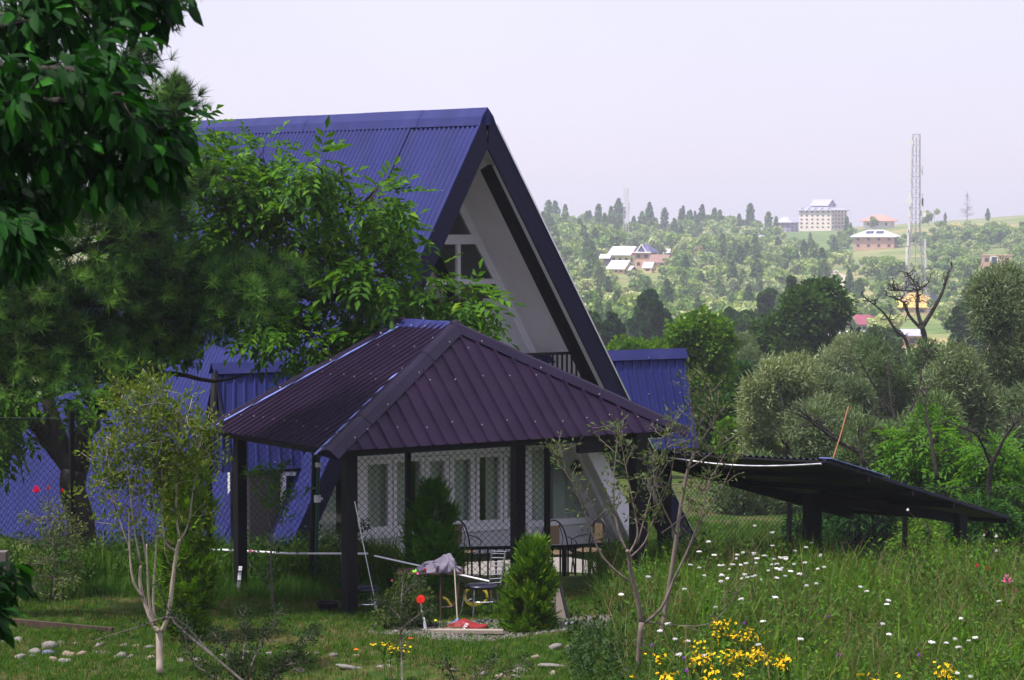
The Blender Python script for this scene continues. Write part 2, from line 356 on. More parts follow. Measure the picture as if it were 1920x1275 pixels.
# right slope: starts 1.0 m back below the balcony
zb = onQ(1112, 836, .5)[2]
tb = (zb - apex[2]) / dr_[2]
sr = MB(); corr = corrug(apex, HA, dr_, HL, tb, nr, lift=.05); s2 = corrug(apex + HA * 1.83 + dr_ * tb, HA, dr_, HL - 1.83, lenR - tb, nr, lift=.05)
corr.build('roof_slope', M['roof_blue'], house, smooth=True); s2.build('roof_slope', M['roof_blue'], house, smooth=True)
# soffits under both slopes
def slab(o, U, W, L, H, n, t0, t1): 
    q = [o + n * t0, o + U * L + n * t0, o + U * L + W * H + n * t0, o + W * H + n * t0]; return MB().prism(q, n * (t1 - t0))
slab(apex + HA * .06 + dr_ * .25, HA, dr_, HL - .2, tb - .25, nr, -.05, -.14).build('soffit', M['soffit'], house)
slab(apex + HA * .06 + dl * .25, HA, dl, HL - .2, lenL - .4, nl, -.05, -.14).build('soffit', M['soffit'], house)
slab(apex + HA * 1.85 + dr_ * (tb + .01), HA, dr_, HL - 2.1, lenR - tb - .2, nr, -.05, -.14).build('soffit', M['soffit'], house)
e0 = apex + HA * 1.86 + dr_ * tb
MB().bar(e0 - nr * .03, e0 + dr_ * (lenR - tb - .1) - nr * .03, .06, .3, nr).build('soffit_edge_trim', M['white'], house)
# white ridge on the lower soffit, black lamp on it
e1 = apex + HA * 2.25 + dr_ * (tb + .0) - nr * .17
MB().bar(e1, e1 + dr_ * (lenR - tb - .1), .05, .07, nr).build('soffit_batten', M['white'], house)
lp = onpl(1085, 866, e1 - nr * .03, nr); MB().bar(lp, lp - nr * .14 + A3(0, 0, -.05), .12, .12).bar(lp - nr * .14, lp - nr * .12 + HB * .1 - UPZ * .14, .14, .12).build('wall_lamp', M['black'], house)
# fascia boards on the gable front
for d_, n_, ln in ((dl, nl, lenL), (dr_, nr, lenR)):
    ce = -.13
    MB().prism([apex + n_ * .07, apex + d_ * ln + n_ * .07, apex + d_ * ln - n_ * .24, apex - UPZ * .55], -HA * .05).build('rake_fascia', M['fascia'], house)
    MB().bar(apex + d_ * .2 - HA * .06 + n_ * .085, apex + d_ * ln - HA * .06 + n_ * .085, .03, .03, n_).build('rake_edge_flashing', M['chrome'] if d_ is dr_ else M['roof_blue2'], house)
    # white soffit strip between fascia and rafter continues to the ground, then the black rafter
    MB().bar(apex + d_ * .9 + HA * .16 - n_ * .15, apex + d_ * (ln - .05) + HA * .16 - n_ * .15, .24, .06, n_).build('white_rake_board', M['white'], house)
    MB().bar(apex + d_ * .9 + HA * .38 - n_ * .20, apex + d_ * (ln - .05) + HA * .38 - n_ * .20, .2, .26, n_).build('rafter_beam', M['black'], house)
# ridge cap
for seg in range(6):
    a0, a1 = seg * 2.2 - .05, seg * 2.2 + 2.2
    up = unit(nl + nr); k = .004 * (seg % 2)
    c0 = apex + HA * a0 + (far - apex - HA * HL) * a0 / HL; c1 = apex + HA * a1 + (far - apex - HA * HL) * a1 / HL
    q = []
    for c in (c0, c1):
        q += [c + dl * .22 + nl * (.085 + k), c + dl * .05 + nl * (.11 + k), c + up * (.17 + k), c + dr_ * .05 + nr * (.11 + k), c + dr_ * .22 + nr * (.085 + k)]
    MB().add(q, [(i, i + 1, i + 6, i + 5) for i in range(4)] + [(0, 1, 2, 3, 4), (9, 8, 7, 6, 5)]).build('ridge_cap', M['roof_blue2'], house)
# ---- glazed gable wall, 2 m back
WO = 2.0; wc = apex + HA * WO
def W(px, py, off=0.): return onQ(px, py, WO - off)
def WC(s, z, off=0.): return wc + HB * s + UPZ * (z - wc[2]) - HA * off
kl = np.dot(lb - apex, HB) / (apex[2] - lb[2]); kr = np.dot(rb - apex, HB) / (apex[2] - rb[2]); inn = .16
def sl(z): return kl * (wc[2] - z) + inn / nl[2] * 1.0 * .5
def sr_(z): return kr * (wc[2] - z) - inn / nr[2] * 1.0 * .5
zt = lambda px, py: W(px, py)[2]
sx = lambda px, py: float(np.dot(W(px, py) - wc, HB))
zfl = -.95; z_t0, z_t1 = zt(858, 458), zt(858, 440); z_m = zt(880, 528); z_bal = zb + .36
def band(z0, z1, th, name, m, off=0.):
    MB().prism([WC(sl(z0), z0, off), WC(sr_(z0), z0, off), WC(sr_(z1), z1, off), WC(sl(z1), z1, off)], HA * th).build(name, M[m], house)
def edge_frames(z0, z1):
  for f_ in (0, 1):
    fn = (sl, sr_)[f_]; sg = (1, -1)[f_]
    MB().prism([WC(fn(z0), z0, .05), WC(fn(z0) + sg * .16, z0, .05), WC(fn(z1) + sg * .16, z1, .05), WC(fn(z1), z1, .05)], HA * .12).build('window_edge_frame', M['white'], house)
edge_frames(z_bal, wc[2] - .9)
band(z_t0, z_t1, .1, 'white_cross_beam', 'white', .055)
band(z_m - .05, z_m + .05, .08, 'transom', 'white', .03)
band(z_bal - .3, z_bal, .12, 'floor_edge', 'wallwhite', .03)
# upper glass
def glass(poly, nm='pane', th=.012): return MB().prism(poly, HA * th).build(nm, M['glass'], house)
zs = [z_bal, z_m - .05, z_t0]; 
glass([WC(sl(z_bal), z_bal), WC(sr_(z_bal), z_bal), WC(sr_(z_m - .05), z_m - .05), WC(sl(z_m - .05), z_m - .05)])
glass([WC(sl(z_m + .05), z_m + .05), WC(sr_(z_m + .05), z_m + .05), WC(sr_(z_t0), z_t0), WC(sl(z_t0), z_t0)])
glass([WC(sl(z_t1), z_t1), WC(sr_(z_t1), z_t1), WC(0, wc[2] - .5)])
for px in (857, 790):
    s_ = sx(px, 500); MB().bar(WC(s_, z_bal, .03), WC(s_, z_t0, .03), .07, .09, HA).build('mullion', M['white'], house)
# white panel low in the upper right corner
MB().prism([WC(sx(905, 640), z_bal + .02, .02), WC(sr_(z_bal) - .1, z_bal + .02, .02), WC(sr_(zt(905, 560)) - .1, zt(905, 560), .02), WC(sx(905, 560), zt(905, 560), .02)], HA * .03).build('white_wall_panel', M['wallwhite'], house)
# dark room upstairs and curtains downstairs
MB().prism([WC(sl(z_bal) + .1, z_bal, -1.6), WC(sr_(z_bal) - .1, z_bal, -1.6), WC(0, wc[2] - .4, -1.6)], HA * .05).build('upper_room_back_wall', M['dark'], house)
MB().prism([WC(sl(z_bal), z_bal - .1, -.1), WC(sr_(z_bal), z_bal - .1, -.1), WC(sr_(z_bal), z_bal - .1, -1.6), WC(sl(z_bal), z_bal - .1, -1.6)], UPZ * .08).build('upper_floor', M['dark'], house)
# ground floor windows: this wall stands farther back under the overhanging upper floor
MB().prism([WC(sl(z_bal - .3) + .05, z_bal - .3, -.12), WC(sr_(z_bal - .3) - .05, z_bal - .3, -.12), WC(sr_(z_bal - .3) - .05, z_bal - .3, -.85), WC(sl(z_bal - .3) + .05, z_bal - .3, -.85)], UPZ * .08).build('overhang_ceiling', M['soffit'], house)
WO = 2.75; wc = apex + HA * WO
z_sill, z_head = zt(890, 990), zt(832, 853)
edge_frames(zfl, z_bal - .31)
band(zfl, z_sill - .06, .12, 'lower_wall_panel', 'wallwhite', .0)
xs = [sx(px, 930) for px in (676, 733, 793, 839, 888, 940, 986)]
band(z_head, z_head + .1, .12, 'window_head_rail', 'white', .03)
band(z_sill - .06, z_sill + .06, .14, 'window_sill', 'white', .05)
for i in range(6):
    a0, a1 = xs[i] + .012, xs[i + 1] - .012; z0, z1 = z_sill + .065, z_head - .005; w_ = .095 if i in (0, 2, 3) else .075
    s = MB()
    for q0, q1 in (((a0 + w_ / 2, z0), (a0 + w_ / 2, z1)), ((a1 - w_ / 2, z0), (a1 - w_ / 2, z1))): s.bar(WC(*q0, .03), WC(*q1, .03), w_, .1, HA)
    for zz in (z0 + w_ / 2, z1 - w_ / 2): s.bar(WC(a0 + w_ + .001, zz, .03), WC(a1 - w_ - .001, zz, .03), .096, w_, UPZ)
    wn = s.build('window', M['white'], house)
    MB().prism([WC(a0 + w_ * .6, z0 + w_ * .6), WC(a1 - w_ * .6, z0 + w_ * .6), WC(a1 - w_ * .6, z1 - w_ * .6), WC(a0 + w_ * .6, z1 - w_ * .6)], HA * .012).build('pane', M['glass'], wn)
    zq = z_bal - .3
    glass([WC(a0 + .05, z_head + .1), WC(a1 - .05, z_head + .1), WC(a1 - .05, zq), WC(a0 + .05, zq)], 'top_light')
    MB().bar(WC(xs[i + 1], z_head + .1, .03), WC(xs[i + 1], zq, .03), .06, .08, HA).build('mullion', M['white'], house)
MB().bar(WC(xs[6] + .03, zfl, .04), WC(xs[6] + .03, z_bal - .3, .04), .1, .1, HA).build('mullion', M['white'], house)
MB().bar(WC(xs[0] - .05, zfl, .04), WC(xs[0] - .05, z_bal - .3, .04), .12, .1, HA).build('mullion', M['white'], house)
glass([WC(xs[6] + .08, z_sill + .06), WC(sr_(z_sill), z_sill + .06), WC(sr_(z_head), z_head), WC(xs[6] + .08, z_head)])
glass([WC(xs[6] + .08, z_head + .1), WC(sr_(z_head + .1), z_head + .1), WC(sr_(z_bal - .3), z_bal - .3), WC(xs[6] + .08, z_bal - .3)], 'top_light')
glass([WC(sl(z_sill), z_sill + .06), WC(xs[0] - .11, z_sill + .06), WC(xs[0] - .11, z_bal - .3), WC(sl(z_bal - .3), z_bal - .3)])
# curtain: one wavy cloth behind the panes
cv = []; cf = []; sA, sB = sl(z_sill) + .2, sr_(z_sill) - .25; nC = 220
for i in range(nC + 1):
    s_ = sA + (sB - sA) * i / nC; o_ = -.16 + .035 * math.sin(i * .95) + .02 * math.sin(i * .37)
    for z_ in (z_sill, z_head + .2): cv.append(WC(s_, z_, o_))
cf = [(2 * i, 2 * i + 2, 2 * i + 3, 2 * i + 1) for i in range(nC) if i % 44 not in (20, 21, 22, 23)]
MB().add(cv, cf).build('curtain', M['curtain'], house, smooth=True)
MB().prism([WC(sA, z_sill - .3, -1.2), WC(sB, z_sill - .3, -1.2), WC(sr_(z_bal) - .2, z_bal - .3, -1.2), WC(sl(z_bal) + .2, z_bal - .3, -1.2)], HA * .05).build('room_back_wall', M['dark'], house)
# balcony: floor slab, black edge beam, railing
bo = .45
def BQ(s, z, off): return apex + HA * off + HB * s + UPZ * (z - apex[2])
bl_, br_ = kl * (apex[2] - zb) + .35, kr * (apex[2] - zb) - .1
MB().prism([BQ(bl_ + .2, zb + .22, .5), BQ(br_ - .4, zb + .22, .5), BQ(br_ - .4, zb + .22, 1.95), BQ(bl_ + .2, zb + .22, 1.95)], UPZ * .14).build('balcony_floor', M['wallwhite'], house)
MB().bar(BQ(float(np.dot(onQ(1084, 834, .4) - apex, HB)), zb + .02, .4), BQ(br_ + .05, zb + .02, .4), .14, .26).build('balcony_edge_beam', M['black'], house)
zr = onQ(1035, 663, .45)[2]
rail = MB().bar(BQ(kl * (apex[2] - zr) + .3, zr, .45), BQ(kr * (apex[2] - zr) - .1, zr, .45), .05, .05).build('balcony_railing', M['blacksteel'], house)
s_ = bl_
while s_ < br_ - .15:
    zz = min(zr, apex[2] - (abs(s_) + .12) / (kr if s_ > 0 else -kl))
    MB().bar(BQ(s_, zb + .25, .45), BQ(s_, zz, .45), .028, .028, HA).build('baluster', M['blacksteel'], rail); s_ += .107
# ---- side wings: a cross ridge along HB, steep slopes
pL = onpl(612, 684, apex + nl * .06, nl); wz = pL[2]; wo = np.dot(pL - apex, HA)
def wing(side, sEnd, lean, zbot, splay):
    wr = empty  # (parts stay children of the house)
    n0 = kl if side < 0 else kr; s0 = n0 * (apex[2] - wz) * .8
    def Q(s, z, off): return apex + HA * (wo + off) + HB * s + UPZ * (z - apex[2])
    Hh = wz - zbot; down = unit(A3(0, 0, -Hh) - HA * lean); ln = math.hypot(Hh, lean); fn = unit(np.cross(HB, down)); fn = fn if np.dot(fn, HA) < 0 else -fn
    o = Q(min(s0, sEnd), wz, 0); Lw = abs(sEnd - s0)
    if side < 0: sh = corrug(Q(sEnd, wz, 0), HB, down, Lw, ln, fn, .205, .03, 'box')
    else:
        # sheet splays outward at the foot like the photo: shear U end
        sh = corrug(Q(s0, wz, 0), HB, down, Lw, ln, fn, .205, .03, 'box')
    vs = []
    for v in sh.v:
        v = np.array(v); u = abs(np.dot(v - Q(s0, wz, 0), HB)) / Lw; h = (wz - v[2]) / Hh; vs.append(tuple(v + HB * splay * h * u))
    sh.v = vs
    def clip(vs_):                                   # the sheet stops where it meets the main roof
        out = []
        for v in vs_:
            v = np.array(v); s_v = np.dot(v - apex, HB); bd = n0 * (apex[2] - v[2]) - side * .12
            if side * s_v < side * bd: v = v + HB * (bd - s_v)
            out.append(tuple(v))
        return out
    sh.v = clip(sh.v)
    wp = sh.build('wing_roof_slope', M['roof_blue'], house)
    d2 = unit(A3(0, 0, -Hh) + HA * lean); n2 = unit(np.cross(HB, d2)); n2 = n2 if np.dot(n2, HA) > 0 else -n2
    s2_ = corrug(Q(min(s0, sEnd), wz, 0), HB, d2, Lw, ln, n2, .205, .03, 'box'); s2_.v = clip(s2_.v); s2_.build('wing_roof_slope', M['roof_blue'], house)
    q = []
    for s_ in (s0, sEnd + side * .06):
        q += [Q(s_, wz + .045, 0) + down * .17 + fn * .045, Q(s_, wz + .10, 0), Q(s_, wz + .045, 0) + d2 * .17 + n2 * .045]
    MB().add(q, [(0, 1, 4, 3), (1, 2, 5, 4)]).build('wing_ridge_cap', M['roof_blue2'], house)
    pp = [Q(s0 + (sEnd - s0) * k / 7 + side * .1, wz, 0) + down * .09 + fn * .06 for k in (1.6, 5)]
    for r_ in (.42, .93): pp += [Q(s0 + (sEnd - s0) * (k + .45) / 7, wz, 0) + down * ln * r_ + fn * .02 + HB * (splay * r_ * .5 if side > 0 else 0) for k in (.2, 1.6, 3, 4.5, 6)]
    pp = [q for q in pp if side * np.dot(q - apex, HB) > side * n0 * (apex[2] - q[2]) + .1]
    attach(wp, screws(pp, fn, .011), M['screw'])
    # end wall under the slopes
    e = sEnd - side * .18; gw = .5
    if side < 0: MB().prism([Q(e, wz - .25, 0), Q(e, zbot + .02, -lean * .9), Q(e, zbot + .02, lean * .9)], -HB * side * .1).build('wing_end_wall', M['wallgrey'], house)
    if side < 0: MB().bar(Q(sEnd, wz - .05, -.03) - fn * .02, Q(sEnd, wz - .05, -.03) + down * ln + HB * splay - fn * .02, .05, .16, fn).build('wing_edge_trim', M['black'], house)
    return Q, s0
sL = float(np.dot(onQ(402, 702, wo) - apex, HB)); sRt = float(np.dot(onQ(1281, 660, wo) - apex, HB))
zbl = onQ(470, 884, wo - .8)[2]
QL, s0L = wing(-1, sL, .75, zbl, float(np.dot(onQ(393, 886, wo - .75) - apex, HB)) - sL)
sBot = float(np.dot(onQ(1309, 842, wo - .7) - apex, HB))
QR, s0R = wing(1, sRt, .7, onQ(1250, 842, wo - .7)[2], sBot - sRt)
# wing front wall with a small window under the left wing's eave, and the right wing's wall
def wingwall(Q, s1, z1, off, side):
    k_ = kl if side < 0 else kr; zz = np.linspace(-1.2, z1, 12); inner = [Q(k_ * (apex[2] - z), z, off) for z in zz if abs(k_ * (apex[2] - z)) < abs(s1)]
    zz = [z for z in zz if abs(k_ * (apex[2] - z)) < abs(s1)]
    if len(zz) > 1: MB().prism([Q(s1, zz[0], off)] + inner + [Q(s1, zz[-1], off)], HA * .1).build('wing_front_wall', M['wallgrey'], house)
wingwall(QL, float(np.dot(onQ(468, 900, wo - .62) - apex, HB)), zbl + .05, -.62, -1)
def QLpx(px, py): return onQ(px, py, wo - .66)
wq = [QLpx(531, 888), QLpx(566, 888), QLpx(566, 950), QLpx(531, 950)]
s = MB(); 
for i in range(4): s.bar(wq[i], wq[(i + 1) % 4], .07, .09, HA)
wn = s.build('wing_window', M['white'], house); MB().prism([q + HA * .02 for q in wq], HA * .01).build('pane', M['glass'], wn)
MB().prism([q + HA * .045 for q in wq], HA * .003).build('dark_backing', M['dark'], wn)  # near black sheet set close behind the pane
MB().tube([QL(sL - .03, wz - .2, -.1), QL(sL - .05, zbl, -.78), QL(sL - .05, -1, -.78)], .045).build('downpipe', M['fascia'], house)
# patio: slab and rail
pz = -.6
p1, p2, p3 = onz(1185, 1085, pz), onz(1056, 1104, pz), onz(800, 1108, pz)
patio = MB().prism([onz(1215, 1072, pz), p2 - A3(0, .0, 0), onz(690, 1112, pz), onz(690, 1112, pz) + HA * 3, onz(1215, 1072, pz) + HA * 2.5], (0, 0, -.5)).build('patio', M['concrete'], None, 'pale concrete patio in front of the A-frame house', None, None, 'structure')
def railing(name, label, pts, h, step, bottom=.1, sink=.05):
    rt = empty(name, pts[0], label, 'railing')
    pts = [np.asarray(p, float) for p in pts]
    for a, b in zip(pts, pts[1:]):
        MB().bar(a + UPZ * h, b + UPZ * h, .05, .05).build('top_rail', M['blacksteel'], rt)
        MB().bar(a + UPZ * bottom, b + UPZ * bottom, .035, .035).build('bottom_rail', M['blacksteel'], rt)
        k = max(1, int(np.linalg.norm(b - a) / step))
        for i in range(k):
            q = a + (b - a) * (i + .5) / k; MB().bar(q + UPZ * bottom, q + UPZ * h, .022, .022, HA).build('baluster', M['blacksteel'], rt)
    for p in pts: MB().bar(p - UPZ * sink, p + UPZ * h, .06, .06, HA).build('post', M['blacksteel'], rt)
    return rt
def pd(px, py, d): q = P(px, py, d); return q
r0 = onz(1196, 1094, pz); r1 = onz(1058, 1104, pz); r2 = onz(862, 1108, pz)
railing('patio_railing', 'black steel railing along the patio under the white framed windows', [r2, r1, r0], .70, .13)
g0 = P(1312, 1085, 46); g1 = P(1343, 1092, 45); g2 = P(1440, 1120, 41.5)
railing('garden_railing', 'low black railing stepping down beside the meadow behind the white yarrow', [g0, g1, g2], .55, .5, .1, 1.0)

# ================================================================ gazebo
ez = 2.33
gN, gR, gL = onz(622, 843, ez), onz(1276, 803, ez), onz(392, 803, ez); gF = gR + gL - gN
gP = P(852, 612, 39.3); gK = P(757, 612, 40.6); gK[2] = gP[2]
gz_post = lambda p: G(p[0], p[1])
gaz = empty('gazebo', ((gN + gF) / 2)[:2].tolist() + [0], 'open gazebo with brown ribbed metal hip roof on black posts', 'gazebo')
def slope_sheet(e0, e1, t0, t1, pitch, amp, name='roof_panel'):
    """ribbed roof slope: eave e0-e1, top edge t0-t1 (may be one point); ribs run straight down the slope"""
    e0, e1, t0, t1 = [np.asarray(q, float) for q in (e0, e1, t0, t1)]
    U = unit(e1 - e0); n = unit(np.cross(U, t0 - e0)); n = n if n[2] > 0 else -n; D = np.cross(n, U); D = D if D[2] > 0 else -D
    Lw = np.linalg.norm(e1 - e0); f = lambda p: (np.dot(p - e0, U), np.dot(p - e0, D)); (a0, h0), (a1, h1) = f(t0), f(t1)
    m = round(Lw / pitch); p = Lw / m; us = []
    for i in range(m): us += [(i * p, 0), (i * p + p * .82, 0), (i * p + p * .865, amp), (i * p + p * .955, amp)]
    us.append((Lw, 0)); brk = sorted(us)
    def top(u):
        if u <= a0: return h0 * u / max(a0, 1e-6)
        if u >= a1: return h1 * (Lw - u) / max(Lw - a1, 1e-6)
        return h0 + (h1 - h0) * (u - a0) / max(a1 - a0, 1e-6)
    s = MB(); vs = []
    for u, h in brk:
        for k in (-.06, 1.): vs.append(e0 + U * u + D * (top(u) * k if k > 0 else -.05) + n * (h + .02))
    s.add(vs, [(2 * i, 2 * i + 2, 2 * i + 3, 2 * i + 1) for i in range(len(brk) - 1)])
    o = s.build(name, M['roof_brown'], gaz)
    pp = []
    for fr, st in ((.12, 2), (.52, 2), (.78, 3)):
        for i in range(m):
            u = i * p + p * .9
            if i % st == 0 and top(u) > fr * h0 * 1.12: pp.append(e0 + U * (u + p * .06 * rng.normal()) + D * (fr * h0 + .03 * rng.normal()) + n * (.02 + amp))
    attach(o, screws(pp, n, .0105), M['screw'])
    return n
n_front = slope_sheet(gN, gR, gP, gP, .245, .035)
n_left = slope_sheet(gL, gN, gK, gP, .19, .028)
n_right = slope_sheet(gR, gF, gP, gK, .245, .035)
n_back = slope_sheet(gF, gL, gK, gK, .245, .035)
MB().prism([gN - UPZ * .03, gR - UPZ * .03, gP - UPZ * .06], -UPZ * .02).prism([gL - UPZ * .03, gN - UPZ * .03, gP - UPZ * .06, gK - UPZ * .06], -UPZ * .02).prism([gR - UPZ * .03, gF - UPZ * .03, gK - UPZ * .06, gP - UPZ * .06], -UPZ * .02).prism([gF - UPZ * .03, gL - UPZ * .03, gK - UPZ * .06], -UPZ * .02).build('roof_lining', M['black'], gaz)
def hip(e, t, n0, n1, m='cap_brown', w=.165, name='hip_cap', film_sheen=False):
    d = unit(t - e); e = e - d * .12; q = []; segs = 4
    a0 = unit(np.cross(d, n0)); a1 = unit(np.cross(d, n1))
    mid = (gN + gF) / 2
    if np.dot(a0, n1) > np.dot(-a0, n1): a0 = -a0
    if np.dot(a1, n0) > np.dot(-a1, n0): a1 = -a1
    for i in range(segs):
        c0, c1 = e + (t - e) * i / segs, e + (t - e) * ((i + 1) / segs + .02); k = .05 + .006 * (i % 2); up = unit(n0 + n1); q = []
        for c in (c0, c1): q += [c + a0 * w + n0 * (k - .006), c + a0 * .02 + n0 * (k + .012) + up * .01, c + up * (k + .02), c + a1 * .02 + n1 * (k + .012) + up * .01, c + a1 * w + n1 * (k - .006), c + a1 * (w + .005) + n1 * (k - .03), c + a0 * (w + .005) + n0 * (k - .03)]
        o_ = MB().add(q, [(0, 1, 8, 7), (1, 2, 9, 8), (2, 3, 10, 9), (3, 4, 11, 10), (4, 5, 12, 11), (6, 0, 7, 13), (6, 5, 4, 3, 2, 1, 0), (7, 8, 9, 10, 11, 12, 13)]).build(name, M[m], gaz); f_ = (i + .55) / segs; attach(o_, screws([e + (t - e) * f_ + a * w * .75 + n * .06 for a, n in ((a0, n0), (a1, n1))], unit(n0 + n1), .0115), M['screw'])
    if film_sheen: MB().bar(e + a1 * (w + .03) + n1 * .035, t + a1 * (w + .03) + n1 * .035, .07, .012, n1).build('hip_sheen_strip', M['film_sheen'], gaz)  # pale strip painting the sky reflection along the cap's left side
hip(gN, gP, n_front, n_left, film_sheen=True); hip(gR, gP, n_front, n_right); hip(gL, gK, n_back, n_left, 'cap_brown', .12, film_sheen=True); hip(gF, gK, n_back, n_right)
hip(gK + unit(gK - gP) * .05, gP, n_left, n_right, 'roof_blue2', .17, 'ridge_cap')
# beams and posts
cen = (gN + gF) / 2; ins = lambda p, k: p + (cen - p) * k
bz = ez - .09
cs = [ins(q, .06) for q in (gN, gR, gF, gL)]
for i in range(4):
    a, b = cs[i].copy(), cs[(i + 1) % 4].copy(); a[2] = b[2] = bz; MB().bar(a, b, .06, .07).build('eave_beam', M['black'], gaz)
def post(px, d, w, name='post'):
    q = P(px, 900, d); gq = G(q[0], q[1]); MB().box((q[0], q[1], (gq - .15 + bz + .07) / 2), (w, w, bz + .07 - gq + .15), HB, HA).build(name, M['black'], gaz)
    return A3(q[0], q[1], gq)
pN = post(655, 36.9, .165); pLp = post(450, 39.6, .15); pR = post(1197, 39.6, .2); pF = post(971, 43.0, .18)
# white stake strapped to the left post, green pipe on its black pole
q0 = P(445, 1148, 39.3); q0[2] = G(q0[0], q0[1]); q1 = P(451, 1062, 39.3)
st = empty('white_stake', q0, 'white stake strapped with black ties to the left gazebo post', 'stake')
MB().bar(q0, q1, .05, .03).build('stake', M['white'], st)
for f in (.3, .55, .85): c = q0 + (q1 - q0) * f; MB().box(c, (.075, .06, .015)).build('strap', M['black'], st)
q0 = P(583, 1108, 40.2); q0[2] = G(q0[0], q0[1])
pp_ = empty('water_pipe', q0, 'dark green standpipe with white couplings tied to a thin black pole', 'pipe')
q1 = P(594, 842, 40.2); MB().tube([q0 - A3(0, 0, .1), q1 - A3(.02, 0, 0)], .05).build('pole', M['black'], pp_)
MB().tube([q0 + A3(.07, -.06, 0), q1 + A3(.03, -.06, -.02)], .03).build('pipe', M['greenpipe'], pp_)
def onp(f): return q0 + A3(.07, -.06, 0) + (q1 - q0 + A3(-.04, 0, -.02)) * f
for f, hh in ((.9, .035), (.66, .055)): MB().tube([onp(f) - UPZ * hh, onp(f) + UPZ * hh], .045 if f > .8 else .052).build('coupling', M['white'], pp_)
MB().tube([onp(.66), onp(.66) + A3(.08, 0, .0)], .02).build('valve_tap', M['white'], pp_)
# clothes line pole
cl0, cl1 = P(398, 1030, 40.6), P(690, 1038, 39.6)
MB().tube([cl0, (cl0 + cl1) / 2 - A3(0, 0, .03), cl1], .016).build('horizontal_pole', M['white'], None, 'thin white pole lying level across the posts in front of the grass', 'pole', loc=cl0)

# ================================================================ lean-to shed on the right
sA, sB, sC = P(1222, 845, 40.8), P(1546, 862, 39.3), P(1890, 969, 45.1)
sD = sA + sC - sB
shed = empty('lean_to_shed', ((sA + sC) / 2)[:2].tolist() + [-.7], 'open lean-to shelter with dark corrugated roof sloping down over the meadow', 'shed')
Us = unit(sB - sA); Ds = unit(sD - sA); ns = unit(np.cross(Us, Ds)); ns = ns if ns[2] > 0 else -ns
sh = corrug(sA, Us, Ds, np.linalg.norm(sB - sA), np.linalg.norm(sD - sA), ns, .1, .015, 'sine'); sh.build('roof_sheet', M['fascia'], shed)
slab(sA, Us, Ds, np.linalg.norm(sB - sA), np.linalg.norm(sD - sA), ns, -.02, -.05).build('roof_lining', M['black'], shed)
MB().bar(sB - ns * .01, sC - ns * .01, .05, .05, ns).build('side_flashing', M['fascia'], shed)
fl = MB().bar(sB + Ds * .02 + ns * .03, sB + Ds * 2.1 + ns * .03, .2, .012, ns).build('corner_flashing', M['film_sheen'], shed)
MB().bar(sD - ns * .06, sC - ns * .06, .08, .1, ns).build('low_edge_beam', M['black'], shed)
MB().bar(sA + Us * .05 - ns * .12, sD + Us * .05 - ns * .12, .07, .2, ns).build('edge_rafter', M['black'], shed)
for k in (.22, .45, .68): MB().bar(sA + (sD - sA) * k - ns * .09, sB + (sC - sB) * k - ns * .09, .07, .08, ns).build('purlin', M['black'], shed)
gut = [sA + (sB - sA) * f - ns * (.06 + .1 * math.sin(f * 3.1)) - Ds * .03 for f in np.linspace(.02, .99, 14)]
MB().tube(gut, .015).build('pipe', M['chrome'], shed)
def spost(px, py_top, d, w):
    q = P(px, py_top, d); g = G(q[0], q[1]); MB().box((q[0], q[1], (g - .2 + q[2]) / 2), (w, w, q[2] - g + .2), HB, HA).build('post', M['black'], shed); return q
spost(1523, 925, 43.6, .22); spost(1801, 966, 43.8, .16); spost(1246, 862, 41.2, .16)
MB().bar(P(1536, 930, 43.7), P(1812, 975, 43.9), .12, .16).build('cross_beam', M['black'], shed)
cq = P(1560, 866, 42.2); MB().tube([cq, (cq + P(1591, 762, 42.2)) / 2 + A3(.01, 0, 0), P(1591, 762, 42.2)], .010).build('leaning_stick', M['cane'], None, 'orange brown stick standing above the corner of the shelter roof', 'stick', loc=cq)

# ================================================================ chain link fence
def diamond(a, b, z0, z1, cell=.105, r=.0042):
    """woven wire between two points: two families of straight bars"""
    a, b = np.asarray(a, float), np.asarray(b, float); U = unit(A3(*(b - a)[:2], 0)); L = np.linalg.norm((b - a)[:2]); Hh = z1 - z0; n = np.cross(U, UPZ); V = []; 
    for fam in (1, -1):
        c = np.arange(-Hh, L + Hh, cell)
        for q in c:
            if fam == 1: u0, u1, h0, h1 = q, q + Hh, 0., Hh
            else: u0, u1, h0, h1 = q, q - Hh, 0., Hh
            # clip to 0..L
            t0, t1 = 0., 1.
            if u1 != u0:
                ta, tb_ = (0 - u0) / (u1 - u0), (L - u0) / (u1 - u0); t0 = max(0, min(ta, tb_)); t1 = min(1, max(ta, tb_))
            if t1 <= t0: continue
            V.append((u0 + (u1 - u0) * t0, h0 + Hh * t0, u0 + (u1 - u0) * t1, h0 + Hh * t1, fam))
    V = np.array(V); p = a[None] * [1, 1, 0] + UPZ * z0 + U * V[:, :1] + UPZ * V[:, 1:2] + n * (.003 * V[:, 4:5]); q = a[None] * [1, 1, 0] + UPZ * z0 + U * V[:, 2:3] + UPZ * V[:, 3:4] + n * (.003 * V[:, 4:5])
    d = (q - p) / np.linalg.norm(q - p, axis=1, keepdims=True); s = np.cross(d, n); m = len(p); VV = np.zeros((m, 6, 3))
    for k in range(3):
        o = r * (math.cos(2.1 * k) * s + math.sin(2.1 * k) * n); VV[:, k] = p + o; VV[:, 3 + k] = q + o
    i = (np.arange(m) * 6)[:, None, None]; f = np.array([[0, 1, 4, 3], [1, 2, 5, 4], [2, 0, 3, 5]])[None] + i
    return VV.reshape(-1, 3), f.reshape(-1, 4)
